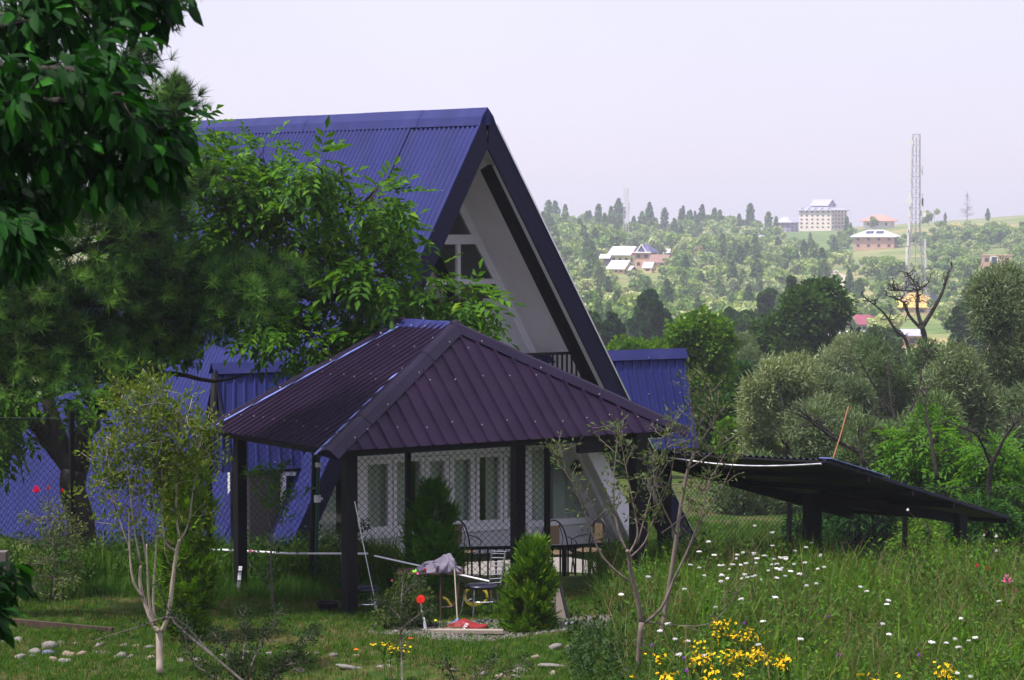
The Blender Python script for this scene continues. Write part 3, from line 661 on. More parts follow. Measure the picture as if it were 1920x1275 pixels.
def fence(name, label, pts, h, post_px):
    rt = empty(name, pts[0], label, 'fence'); org = np.array(rt.location)
    for a, b in zip(pts, pts[1:]):
        zz = min(G(*a[:2]), G(*b[:2])); V, f = diamond(a, b, zz - .05, zz + h)
        link('wire_mesh', npmesh('wire_mesh', V - org, [f]), M['wire'], rt)
        MB().tube([A3(a[0], a[1], zz + h), A3(b[0], b[1], zz + h)], .006, 5).build('top_wire', M['wire'], rt)
    for p in post_px: MB().bar(A3(p[0], p[1], G(p[0], p[1]) - .1), A3(p[0], p[1], G(p[0], p[1]) + h + .1), .07, .07, HA).build('post', M['black'], rt)
fy = 40.9
def fp(px, d): q = P(px, 900, d); return A3(q[0], q[1], 0)
fence('chain_link_fence', 'diamond wire fence on black posts behind the gazebo and the walnut trunk', [fp(-330, 41.2), fp(135, 40.8), fp(392, 40.9), fp(765, 40.5), fp(1026, 40.6)], 2.55, [fp(135, 40.8), fp(392, 40.9), fp(765, 40.5), fp(1026, 40.6)])
fence('lower_chain_link_fence', 'thin wire fence on slim posts below the lean-to shelter', [fp(1285, 52), fp(1480, 50), fp(1697, 50), fp(2000, 50)], 1.9, [fp(1480, 50), fp(1697, 50)])
# ================================================================ vegetation tools
LEAF_BIG = ([(0, 0, 0), (.3, .2, .035), (.3, -.2, .035), (.65, .17, .0), (.65, -.17, 0), (1, 0, -.14), (.3, 0, -.02), (.65, 0, -.05)], [(0, 6, 1), (0, 2, 6), (6, 7, 3, 1), (2, 4, 7, 6), (7, 5, 3), (4, 5, 7)])
LEAF = ([(0, 0, 0), (.45, .22, .05), (.45, -.22, .05), (1, 0, -.1)], [(0, 3, 1), (0, 2, 3)])
NARROW = ([(0, 0, 0), (.45, .1, .03), (.45, -.1, .03), (1, 0, -.12)], [(0, 3, 1), (0, 2, 3)])
CARD = ([(-.5, -.35, 0), (.45, -.4, .1), (.55, .35, -.05), (-.4, .45, .12)], [(0, 1, 2, 3)])
def compound(nl=7):
    v, f = [], []
    for i in range(nl):
        if i == nl - 1: b, an = .86, 0
        else: b, an = .25 + .6 * (i // 2) / (nl // 2), (1 if i % 2 else -1)
        z0 = -.25 * b * b; L = .36 if i < nl - 1 else .4
        c, s = (math.cos(.95), math.sin(.95) * an) if an else (1, 0)
        for x, y, z in ((0, 0, 0), (.5, .21, .06), (.5, -.21, .06), (1, 0, -.22)): v.append((b + L * (x * c - y * s), L * (x * s + y * c), z0 + L * z * 1.0))
        o = 4 * i; f += [(o, o + 3, o + 1), (o, o + 2, o + 3)]
    return v, f
def tuft(n=44, seed=1, back=2.0):
    r = np.random.default_rng(seed); v, f = [], []
    for i in range(n):
        th = r.uniform(.12, back) ** 1.0; ph = r.uniform(0, 6.283); d = A3(math.cos(th), math.sin(th) * math.cos(ph), math.sin(th) * math.sin(ph)); s = unit(np.cross(d, r.normal(size=3))) * .026
        b = A3(-.25 * r.uniform(), 0, 0); L = r.uniform(.75, 1.05); m = b + d * L * .5; e = b + d * L - A3(0, 0, 0)
        o = len(v); v += [b - s * .7, b + s * .7, e]; f.append((o, o + 1, o + 2))
    return v, f
def spray(seed=1, n=11):
    r = np.random.default_rng(seed); v, f = [], []
    for i in range(n):
        b = r.uniform(0, .75); an = r.normal() * .55; L = r.uniform(.3, .5); d = A3(math.cos(an), math.sin(an), r.normal() * .25); s = unit(np.cross(d, A3(r.normal() * .5, r.normal() * .5, 1))) * .045
        p = A3(b, math.sin(an) * .15, 0); o = len(v); v += [p - s, p + d * L * .6 - s * .8 + A3(0, 0, .02), p + d * L, p + d * L * .6 + s * .8, p + s]; f.append((o, o + 1, o + 2, o + 3, o + 4))
    return v, f
def rdir(n): v = rng.normal(size=(n, 3)); return v / np.linalg.norm(v, axis=1, keepdims=True)
class Wood:
    def __init__(s): s.mb = MB()
    def limb(s, p, q, r0, r1, k=6, wob=.06, sag=0., n=6):
        p, q = np.asarray(p, float), np.asarray(q, float); L = np.linalg.norm(q - p); t = np.linspace(0, 1, k); j = rng.normal(size=(k, 3)) * wob * L * np.sin(t * math.pi)[:, None]
        pts = p + (q - p) * t[:, None] + j; pts[:, 2] += sag * L * np.sin(t * math.pi)
        s.mb.tube(pts, list(r0 + (r1 - r0) * t), n); return pts
    def path(s, pts, radii, n=8):
        pts = np.asarray(pts, float); m = len(pts); tt = np.linspace(0, m - 1, (m - 1) * 3 + 1); out = []
        for t in tt:                                                           # Catmull-Rom
            i = min(int(t), m - 2); u = t - i; a, b, c, d = pts[max(i - 1, 0)], pts[i], pts[i + 1], pts[min(i + 2, m - 1)]
            out.append(.5 * (2 * b + (c - a) * u + (2 * a - 5 * b + 4 * c - d) * u * u + (3 * b - a - 3 * c + d) * u ** 3))
        rr = np.interp(tt, range(m), radii); s.mb.tube(out, list(rr), n); return np.array(out)
def inball(n, c, r, shell=.45):
    d = rdir(n); q = (shell + (1 - shell) * rng.random(n)) ** .7; return np.asarray(c) + d * q[:, None] * np.asarray(r), d

KINDS_ = {  # template, leaves per cluster, cluster radius, leaf size, droop, up bias of the normal
    'card': (CARD, 26, .55, .34, .2, .6), 'broad': (LEAF, 26, .42, .24, .5, .9), 'willow': (NARROW, 34, .5, .30, -.5, .4), 'walnut': (compound(7), 5, .22, .42, .55, 1.4), 'big': (LEAF_BIG, 9, .2, .17, .75, 1.1), 'small': (LEAF, 10, .12, .055, -.2, .8)}
def leaves(name, kind, centers, outs, mat_, parent, per=None, rc=None, size=None, keep=None, up=None, droop=None):
    tm, k, r_, s_, dr, upb = KINDS_[kind]; k = per or k; r_ = rc or r_; s_ = size or s_; upb = upb if up is None else up; dr = dr if droop is None else droop
    n = len(centers) * k; c = np.repeat(np.asarray(centers), k, 0); o = np.repeat(np.asarray(outs), k, 0)
    d = rdir(n); pos = c + d * (rng.random(n) ** .5)[:, None] * r_
    ax = o * .35 + d * .35 + rdir(n) * .85 if kind == 'willow' else o * .7 + d * .8 + rdir(n) * .4
    ax[:, 2] -= dr
    nr_ = rdir(n) * .8; nr_[:, 2] += upb
    if keep is not None: m_ = keep(pos); pos, ax, nr_ = pos[m_], ax[m_], nr_[m_]
    return scatter(name, tm, pos, ax, nr_, s_ * rng.uniform(.65, 1.2, len(pos)), mat_, parent)
def lobed(root, trunk, radii, lobes, kind, lm, bark, ncl, twig=.012, limb_r=.06, start=.5, shell=.5, **kw):
    """trunk path, lobes [(centre, radii)], a limb from the trunk into each lobe, a twig to each leaf cluster"""
    wd = Wood(); tp = wd.path(trunk, radii); tot = sum(np.prod(r) ** .66 for c, r in lobes); C, O = [], []
    for c, r in lobes:
        c = np.asarray(c, float); r = np.asarray(r, float)
        cand = tp[int(len(tp) * start):]; j = cand[np.argmin(np.linalg.norm(cand - c, axis=1) + .6 * np.maximum(0, cand[:, 2] - c[2] + .3 * r[2]))]
        pts = wd.limb(j, c, limb_r, limb_r * .35, 8, .07, .06)
        m = max(3, int(ncl * np.prod(r) ** .66 / tot)); q, d = inball(m, c, r, shell)
        for a, b in zip(q, d):
            s0 = pts[rng.integers(3, 8)]; wd.limb(s0, a, twig, twig * .35, 4, .08, .02, 4)
        C.append(q); O.append(d)
    wd.mb.build('trunk', bark, root, smooth=True)
    return leaves('crown', kind, np.concatenate(C), np.concatenate(O), lm, root, **kw)
ML = {
 'walnut': leafmat('walnut leaf', (.013, .064, .003), (.046, .145, .006), .36, .5, .3, (.11, .22, .010)),
 'big': leafmat('glossy persimmon leaf', (.005, .024, .003), (.020, .082, .006), .36, .5, .3, (.07, .24, .014)),
 'pine': leafmat('pine needle', (.012, .048, .008), (.040, .11, .016), .15, .55, .25, (.085, .17, .045)),
 'pine_young': leafmat('young pine needle', (.045, .13, .016), (.09, .215, .032), .15, .55, .25, (.15, .29, .05)),
 'pine_old': leafmat('old pine needle', (.008, .026, .008), (.02, .055, .016), .12, .6, .2),
 'cyp': leafmat('cypress green', (.042, .15, .005), (.10, .25, .010), .2, .6, .2, (.13, .24, .012)),
 'lime': leafmat('bright cypress', (.022, .085, .003), (.075, .18, .006), .25, .6, .2, (.24, .33, .012)),
 'gold': leafmat('golden cypress', (.045, .125, .003), (.13, .25, .006), .25, .6, .2, (.32, .40, .014)),
 'myrtle': leafmat('crape myrtle leaf', (.045, .085, .009), (.115, .165, .022), .35, .6, .15, (.20, .19, .035)),
 'apple': leafmat('apple leaf', (.05, .085, .022), (.12, .155, .055), .3, .55, .2, (.16, .16, .07)),
 'rose': leafmat('rose leaf', (.014, .038, .006), (.04, .08, .012), .3, .45, .35),
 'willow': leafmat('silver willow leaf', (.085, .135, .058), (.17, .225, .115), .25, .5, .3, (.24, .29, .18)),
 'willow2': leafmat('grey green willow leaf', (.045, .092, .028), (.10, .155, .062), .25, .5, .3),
 'bright': leafmat('bright ash leaf', (.045, .13, .008), (.095, .21, .012), .4, .5, .3),
 'mid': leafmat('mid green leaf', (.026, .095, .004), (.065, .165, .007), .35, .5, .3),
 'deep': leafmat('deep green leaf', (.010, .042, .005), (.028, .085, .010), .3, .5, .3),
 'bush': leafmat('bush leaf', (.012, .048, .005), (.038, .10, .010), .3, .5, .3),
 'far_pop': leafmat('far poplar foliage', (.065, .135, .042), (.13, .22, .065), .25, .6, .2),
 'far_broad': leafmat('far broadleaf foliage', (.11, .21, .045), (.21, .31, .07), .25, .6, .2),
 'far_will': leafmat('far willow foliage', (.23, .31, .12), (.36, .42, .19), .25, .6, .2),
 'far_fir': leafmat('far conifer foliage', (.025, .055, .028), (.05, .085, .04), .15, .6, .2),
 'grass': leafmat('grass blade', (.016, .058, .003), (.042, .105, .007), .35, .55, .25, (.16, .13, .045)),
 'tall': leafmat('tall meadow grass', (.023, .078, .004), (.066, .142, .011), .35, .55, .25, (.22, .21, .08)),
 'dry': leafmat('dry grass', (.11, .09, .045), (.20, .16, .08), .3, .6, .2),
 'feather': leafmat('feathery shrub', (.016, .032, .012), (.032, .052, .020), .2, .6, .2),
}
def tree(name, label, b, cat='tree', group=None): return empty(name, b, label, cat, group)
def Lb(spec, d, jit=1., sq=.8):
    """lobes given as (px, py, rx, ry) in the photograph, placed round depth d with real depth of their own"""
    out = []
    for px, py, rx, ry in spec:
        dd = d + rng.uniform(-jit, jit); k = dd / F; out.append((P(px, py, dd), (rx * k, max(rx, ry) * k * sq, ry * k)))
    return out

# ---- walnut behind the fence, its crown hanging before the blue roof
b = base(156, 42.3); t = tree('walnut_tree', 'large walnut tree with a dark forking trunk, spreading before the blue roof', b)
wl = [(360, 285, 40, 60), (420, 330, 60, 60), (485, 295, 55, 40), (595, 312, 45, 38), (560, 385, 85, 55), (455, 420, 90, 65), (380, 470, 55, 60), (640, 425, 90, 50), (706, 385, 40, 38), (738, 440, 45, 50), (600, 500, 105, 50), (705, 515, 75, 50), (545, 565, 75, 45), (640, 590, 75, 45), (795, 530, 30, 40), (860, 560, 55, 36), (895, 590, 28, 28), (575, 640, 60, 32), (330, 600, 60, 50), (300, 520, 50, 50), (250, 450, 60, 60), (480, 610, 55, 35), (500, 480, 60, 45), (690, 620, 40, 30), (10, 800, 40, 60), (20, 720, 40, 50), (150, 740, 40, 40), (300, 400, 60, 60)]
wd = Wood(); D0 = 42.3
fork = P(140, 880, D0)
wd.path([b - A3(0, 0, .2), P(152, 980, D0), P(136, 920, D0), fork], [.27, .22, .21, .22], 10)
for path_, rr in (([(140, 885), (75, 800), (40, 720), (20, 640), (60, 500)], (.17, .13, .12, .1, .05)), ([(138, 890), (105, 800), (90, 730), (120, 600), (200, 450), (330, 330)], (.15, .12, .1, .09, .07, .03)), ([(145, 880), (165, 790), (235, 720), (300, 620), (430, 520), (600, 560), (720, 540), (800, 560), (880, 585)], (.19, .16, .13, .11, .09, .07, .055, .04, .015)), ([(300, 620), (420, 430), (560, 400), (690, 380)], (.09, .06, .04, .015)), ([(235, 720), (320, 700), (400, 715), (470, 700)], (.06, .04, .03, .01)), ([(430, 520), (560, 480), (720, 460), (760, 430)], (.07, .05, .03, .012))):
    k = len(path_); wd.path([P(x, y, D0 - .25 * i / k * (1 if i % 2 else -.5)) for i, (x, y) in enumerate(path_)], rr, 8)
nodes = np.array([v for v in wd.mb.v])
C, O = [], []
for c, r in Lb(wl, 41.6, .9, .55):
    j = nodes[np.argmin(np.linalg.norm(nodes - c, axis=1))]; pts = wd.limb(j, c, .03, .012, 7, .08, .05, 5)
    m = int(2 + 112 * r[0] * r[2] ); m = min(m, 25); q, d = inball(m, c, np.asarray(r) * 1.02, .15)
    for a in q[::2]: wd.limb(pts[rng.integers(2, 7)], a, .009, .004, 4, .08, .02, 4)
    C.append(q); O.append(d)
wd.mb.build('trunk', M['bark'], t, smooth=True)
leaves('crown', 'walnut', np.concatenate(C), np.concatenate(O), ML['walnut'], t, per=4, rc=.17, size=.50)

# ---- pine in front, needles in round tufts along flat boughs
b = base(-75, 36.5); t = tree('pine_tree', 'dark pine with long needles in rounded tufts and flat boughs', b)
D0 = 36.3; wd = Wood(); wd.path([b - A3(0, 0, .2), P(-60, 700, D0), P(-45, 300, D0), P(-30, -120, D0), P(0, -500, D0)], [.3, .26, .2, .12, .03], 10)
boughs = [([(-50, 640), (60, 580), (200, 570), (330, 560), (450, 540), (520, 525)], 30), ([(-50, 600), (40, 540), (130, 530), (230, 520)], 26), ([(-50, 690), (80, 660), (200, 650), (330, 640)], 30), ([(-50, 720), (60, 700), (180, 690), (260, 690)], 28), ([(-45, 460), (80, 420), (180, 400), (280, 390), (330, 350)], 40), ([(-45, 400), (90, 350), (200, 330), (270, 310)], 38), ([(-45, 300), (60, 250), (180, 230), (270, 220), (335, 180)], 26), ([(-40, 200), (80, 160), (190, 150), (260, 110)], 26), ([(-40, 120), (80, 60), (200, 30), (300, 5)], 30), ([(-40, 60), (100, 0), (220, -20), (330, -30)], 30), ([(330, 250), (322, 210), (330, 165)], 8), ([(-50, 560), (-10, 520), (30, 500)], 26), ([(250, 560), (300, 500), (330, 490)], 24), ([(350, 560), (420, 520), (480, 500)], 26), ([(420, 545), (470, 560), (515, 550)], 24), ([(100, 480), (220, 450), (300, 440)], 34), ([(-50, 650), (150, 610), (300, 600), (420, 590)], 28), ([(-40, 620), (60, 590), (150, 640), (240, 660)], 28)]
C, O = [], []
for pth, sp in boughs:
    k = len(pth); dz = rng.uniform(-.7, .9); pp = wd.path([P(x, y, D0 + dz * i / k) for i, (x, y) in enumerate(pth)], np.linspace(.06, .012, k), 6)
    Ln = len(pp); m = int(36 * Ln * (.6 if k == 3 else 1)); 
    for i in range(m):
        a = pp[rng.integers(1, Ln)]; off = rng.normal(size=3) * A3(1, 2.4, .8) * sp * D0 / F * .85; off[2] = abs(off[2]) * (1 if rng.random() < .55 else -1.25)
        q = a + off; C.append(q); dv = unit(off) * .6 + A3(.35, -.25, .55); O.append(dv)
        if i % 2: wd.limb(a, q, .008, .004, 3, .05, 0, 4)
C, O = np.array(C), np.array(O)
dead = P(0, 730, D0)[2]
wd.mb.build('trunk', M['bark'], t, smooth=True)
lot = rng.permutation(len(C)) % 3
for g in range(3):
    c_, o_ = C[lot == g], O[lot == g]; h = len(c_); scatter('needles', tuft(46, 3 + g, 1.3), c_, o_ + rdir(h) * .35, rdir(h), .225 * rng.uniform(.75, 1.15, h), (ML['pine'], ML['pine_young'], ML['pine_old'])[g], t)

# ---- near dark broadleaf tree hanging in from the left
D0 = 11.5; b = base(-420, D0); t = tree('broadleaf_tree', 'near dark tree with large glossy drooping leaves at the upper left corner', b)
wd = Wood(); wd.path([b - A3(0, 0, .2), P(-400, 700, D0), P(-330, 200, D0), P(-200, -50, D0)], [.12, .11, .09, .05], 8)
C, O = [], []
nb = [([(-330, 200), (-120, 90), (60, 40), (220, 45)], 60), ([(-340, 240), (-100, 130), (80, 130), (210, 130)], 62), ([(-350, 300), (-100, 200), (100, 190), (230, 175)], 60), ([(-360, 330), (-100, 270), (60, 270), (170, 290), (235, 330)], 40), ([(100, 190), (200, 210), (290, 250), (285, 290)], 34), ([(-360, 400), (-120, 330), (20, 340), (100, 380)], 42), ([(-330, 200), (-120, -20), (60, -60), (220, -40), (280, -10)], 45), ([(-370, 520), (-160, 480), (-40, 470), (40, 478)], 20), ([(-380, 640), (-160, 620), (-60, 622)], 12), ([(-400, 900), (-200, 1050), (-60, 1090), (10, 1092)], 15), ([(-200, 1050), (-80, 1120), (-10, 1150)], 15), ([(-120, 330), (0, 420), (40, 440)], 26)]
for pth, sp in nb:
    k = len(pth); dz = rng.uniform(-1, 1); pp = wd.path([P(x, y, D0 + dz * i / k) for i, (x, y) in enumerate(pth)], np.linspace(.035, .007, k), 6)
    for i in range(int(3.2 * len(pp) * (1 if sp > 24 else .5))):
        a = pp[rng.integers(len(pp) // 3, len(pp))]; q = a + rng.normal(size=3) * A3(1, 1.3, .9) * sp * D0 / F * .58; C.append(q); O.append(unit(A3(.7, -.2, -.35) + rng.normal(size=3) * .45)); wd.limb(a, q, .006, .003, 3, .05, 0, 4)
wd.mb.build('trunk', M['bark'], t, smooth=True)
leaves('crown', 'big', np.array(C), np.array(O), ML['big'], t, per=14, rc=.085, size=.106)

# ---- cypresses
def cypress(name, label, px, py_base, d, py_top, w0, mat_, n, prof=None, lean=0.):
    b = P(px, py_base, d); b[2] = min(b[2], G(b[0], b[1]) + .05); t = tree(name, label, b); H = P(px, py_top, d)[2] - b[2]; k = d / F
    prof = prof or [(0, .55), (.1, .95), (.35, 1), (.65, .75), (.88, .38), (1, .06)]
    wd = Wood(); wd.path([b - A3(0, 0, .1), b + A3(0, 0, H * .5), b + A3(lean, 0, H * .93)], [.045, .03, .008], 6)
    nb = 78; bz_ = (np.arange(nb) + rng.random(nb)) / nb; bz_ = bz_ ** 1.15; ba = np.arange(nb) * 2.4 + rng.normal(size=nb) * .5; bl = np.interp(bz_, *zip(*prof)) * w0 / 2 * k * rng.uniform(.72, 1.28, nb)
    j = rng.integers(0, nb, n); q = rng.uniform(.3, 1, n) ** .8; tz, an = bz_[j], ba[j]; rr = bl[j]; sp = .24 * rr * (1.15 - q) + .03
    pos = b + np.stack([np.cos(an) * rr * q + lean * tz, np.sin(an) * rr * q, tz * H * .96 + rr * q * .55 - .05], 1) + rng.normal(size=(n, 3)) * np.stack([sp, sp, sp * .55], 1)
    pos[:, 2] = np.maximum(pos[:, 2], b[2] + .03)
    ax = np.stack([np.cos(an), np.sin(an), .7 + .8 * tz], 1) + rdir(n) * .45; nn = np.stack([-np.cos(an) * .6, -np.sin(an) * .6, np.ones(n)], 1) + rdir(n) * .6
    wd.mb.build('trunk', M['bark_grey'], t); sz = .2 * rng.uniform(.6, 1.3, n) * (d / 36)
    h = n // 2; scatter('crown', spray(2), pos[:h], ax[:h], nn[:h], sz[:h], mat_, t); scatter('crown', spray(4), pos[h:], ax[h:], nn[h:], sz[h:], mat_, t)
cypress('cypress', 'tall columnar golden green cypress behind the pale multi stemmed tree', 352, 1165, 34.2, 852, 86, ML['gold'], 2600, [(0, .5), (.08, .95), (.3, 1.05), (.6, .9), (.85, .7), (.96, .45), (1, .15)])
cypress('cypress', 'dark green conical cypress behind the cloth covered table', 812, 1120, 39.4, 908, 74, ML['cyp'], 1700)
cypress('cypress', 'small bright green cypress beside the black stool', 986, 1200, 35.4, 1015, 70, ML['lime'], 1700, [(0, .7), (.12, 1.05), (.3, .95), (.5, .85), (.75, .55), (1, .08)], .12)

# ---- pale stemmed myrtle at the left front
def stems(root, paths, d, bark, nm='trunk', dj=.3, n=7, thin=.66):
    wd = Wood(); ends = []
    for pth, r0, r1 in paths:
        k = len(pth); dz = rng.uniform(-dj, dj); q = wd.path([P(x, y, d + dz * i / k) for i, (x, y) in enumerate(pth)], np.linspace(r0 * thin, r1 * thin, k), n); ends.append(q)
    return wd, ends
b = P(300, 1256, 31.4); b[2] = G(b[0], b[1]); D0 = 31.4
t = tree('crape_myrtle', 'small multi stemmed tree with pale smooth bark and thin yellow green foliage', b)
paths = [([(300, 1262), (299, 1220), (298, 1178)], .068, .06), ([(298, 1185), (285, 1165), (268, 1120), (262, 1085), (264, 1060)], .05, .022), ([(268, 1120), (250, 1090), (243, 1030), (242, 960)], .03, .012), ([(290, 1172), (280, 1130), (276, 1060), (275, 1020)], .028, .012), ([(292, 1172), (287, 1120), (292, 1040), (294, 1000)], .026, .012), ([(303, 1185), (316, 1150), (325, 1080), (332, 1030), (337, 1012)], .045, .03), ([(332, 1034), (312, 1020), (305, 980), (305, 910), (300, 840), (296, 760)], .026, .006), ([(337, 1012), (331, 970), (330, 890), (334, 850), (330, 770)], .024, .006), ([(337, 1012), (352, 985), (362, 920), (372, 860), (380, 800)], .02, .005), ([(264, 1060), (250, 980), (240, 880), (235, 800), (230, 740)], .018, .005), ([(243, 1030), (220, 960), (205, 880), (200, 820)], .014, .005), ([(276, 1060), (262, 960), (262, 860), (268, 760), (272, 740)], .016, .005), ([(294, 1000), (285, 900), (280, 820), (300, 730)], .014, .005), ([(242, 960), (200, 930), (175, 900)], .01, .004), ([(305, 910), (330, 840), (350, 780)], .01, .004)]
wd, en = stems(t, paths, D0, None, dj=.35)
C, O = [], []
for q in en[6:]:
    for i in range(len(q) // 4, len(q)):
        for _ in range(10 if q[i][2] > P(0, 900, D0)[2] else 4):
            c = q[i] + rng.normal(size=3) * A3(.17, .22, .13); C.append(c); O.append(unit(A3(rng.normal() * .5, rng.normal() * .5, .8)))
            if rng.random() < .4: wd.limb(q[i], c, .004, .002, 3, .05, 0, 4)
wd.mb.build('trunk', M['bark_pale'], t, smooth=True)
leaves('crown', 'small', np.array(C), np.array(O), ML['myrtle'], t, per=11, rc=.10, size=.072)

# ---- young apple trees at the right front
def twiggy(root, paths, d, bark, leafm, tip_from, dens, size=.066, per=3, nside=4, rc=.06, twl=.27):
    wd, en = stems(root, paths, d, bark); C, O = [], []
    for q in en[tip_from:]:
        for i in range(len(q) // 3, len(q)):
            for _ in range(nside):
                if rng.random() < dens:
                    dv = unit(A3(rng.normal() * .7, rng.normal() * .7, .7 + rng.normal() * .4)); L = twl * rng.uniform(.3, 1.35); e = q[i] + dv * L; wd.limb(q[i], e, .005, .0025, 4, .05, 0, 4)
                    for f_ in (.45, .75, 1.): C.append(q[i] + dv * L * f_); O.append(dv)
    wd.mb.build('trunk', bark, root, smooth=True)
    return leaves('crown', 'small', np.array(C), np.array(O), leafm, root, per=per, rc=rc, size=size)
D0 = 30.6; b = P(1195, 1290, D0); b[2] = G(b[0], b[1]); t = tree('apple_sapling', 'young apple tree with grey trunk and sparse upright twigs beside the gravel', b)
twiggy(t, [([(1195, 1300), (1198, 1230), (1203, 1168)], .06, .052), ([(1203, 1170), (1195, 1120), (1183, 1075), (1180, 1045), (1176, 1032)], .048, .034), ([(1203, 1172), (1240, 1140), (1262, 1090), (1290, 1030), (1312, 970), (1330, 900)], .032, .012),
 ([(1178, 1090), (1130, 1045), (1105, 985), (1080, 920), (1050, 870), (1040, 848)], .022, .006), ([(1176, 1034), (1158, 990), (1150, 920), (1155, 850), (1158, 800)], .024, .006), ([(1178, 1040), (1195, 1005), (1190, 960), (1178, 900), (1165, 830)], .022, .006), ([(1182, 1045), (1210, 1015), (1230, 960), (1255, 900), (1265, 850)], .02, .006), ([(1195, 1020), (1220, 930), (1240, 860), (1262, 810)], .016, .006), ([(1240, 1000), (1290, 960), (1330, 900), (1360, 850)], .012, .005), ([(1262, 1090), (1300, 1010), (1345, 930), (1375, 870)], .012, .005), ([(1196, 1165), (1245, 1170), (1330, 1170), (1385, 1110), (1410, 1060)], .014, .006), ([(1230, 960), (1220, 900), (1228, 860)], .01, .004)], D0, M['bark_rose'], ML['apple'], 3, .45)
D0 = 32.5; b = P(1240, 1195, D0); b[2] = G(b[0], b[1]); t = tree('apple_sapling', 'taller slim reddish sapling trunk with branches reaching above the gazebo eave', b)
twiggy(t, [([(1236, 1215), (1246, 1150), (1262, 1050), (1276, 950), (1290, 880), (1302, 850)], .05, .028), ([(1302, 850), (1298, 790), (1294, 750), (1292, 715)], .022, .005), ([(1302, 850), (1325, 810), (1340, 790), (1350, 770)], .018, .005), ([(1290, 880), (1320, 860), (1345, 840), (1372, 820)], .014, .005), ([(1276, 950), (1305, 930), (1335, 900), (1362, 875)], .014, .004), ([(1268, 1000), (1235, 930), (1225, 860), (1245, 820)], .014, .004), ([(1290, 880), (1275, 820), (1262, 790)], .012, .004), ([(1302, 850), (1312, 800), (1318, 760), (1335, 730)], .012, .004)], D0, M['bark_rose'], ML['apple'], 1, .5)
D0 = 37.6; b = P(516, 1160, D0); b[2] = G(b[0], b[1]); t = tree('fruit_sapling', 'thin brown sapling with a leafy top between the two left gazebo posts', b)
twiggy(t, [([(516, 1172), (510, 1110), (508, 1050), (510, 1000)], .035, .022), ([(510, 1000), (500, 960), (490, 920), (478, 895)], .016, .006), ([(510, 1000), (528, 960), (545, 940), (562, 930)], .014, .006), ([(508, 1050), (530, 990), (520, 930), (525, 890)], .01, .005), ([(510, 1110), (497, 1095), (495, 1070)], .01, .005)], D0, M['bark_grey'], ML['walnut'], 1, .55, .08, 5, 3, .07)
# ================================================================ trees in the valley behind the house
def blobs(cx, cy, d, rx, ry, n, jit=.5, base_=.15):
    """crown lobes of one tree centred at a point: irregular, overlapping"""
    k = d / F; out = []
    for i in range(n):
        a = rng.uniform(0, 6.283); q = rng.random() ** .5 * .72
        px, py = cx + rx * q * math.cos(a), cy + ry * q * math.sin(a); s = rng.uniform(.2, .5)
        dd = d + rng.normal() * rx * k * .5; out.append((P(px, py, dd), A3(rx * k * s, rx * k * s, min(ry, rx * 1.1) * k * s)))
    return out
def skirt(px, py, d, rx, ry, bz):
    """more crown lobes from the middle of the crown down to the ground, as bushy trees have"""
    k = d / F; pb = HZ + (CAMZ - bz) / k; out = []; y = py + ry * .35; n = 0
    while y < pb + rx * .15 and n < 9:
        n += 1
        for u in (-.55, .1, .6):
            dd = d + rng.normal() * rx * k * .4; s_ = rng.uniform(.32, .48); out.append((P(px + rx * (u + rng.normal() * .18), y + rng.normal() * rx * .15, dd), A3(1, 1, .9) * rx * k * s_))
        y += rx * .45
    return out
def vtree(name, label, px, py, d, rx, ry, kind, lm, n_l=7, ncl=240, per=None, rc=None, size=None, bark='bark_grey', group=None, cat='tree', shell=.55, sk=True, **kw):
    b = base(px, d); t = tree(name, label, b, cat, group); top = P(px, py, d)
    H = max(1.2, top[2] - b[2]); tp = [b - A3(0, 0, .3), b + A3(.1, 0, H * .5), b + A3(-.05, .1, H)]
    k = d / F; lb_ = blobs(px, py, d, rx, ry, n_l); A0 = sum(np.prod(r) ** .66 for c, r in lb_)
    if sk: lb_ += skirt(px, py, d, rx, ry, b[2])
    ncl = int(ncl * sum(np.prod(r) ** .66 for c, r in lb_) / A0)
    lobed(t, tp, [.03 * H + .05, .02 * H, .01 * H], lb_, kind, lm, M[bark], ncl, twig=.02 * rx * k / 3 + .006, limb_r=.01 * H + .02, start=.15, shell=shell, per=per, rc=.78 * (rc or .13 * rx * k), size=(size or .1 * rx * k ** .5 * .25), **kw); return t
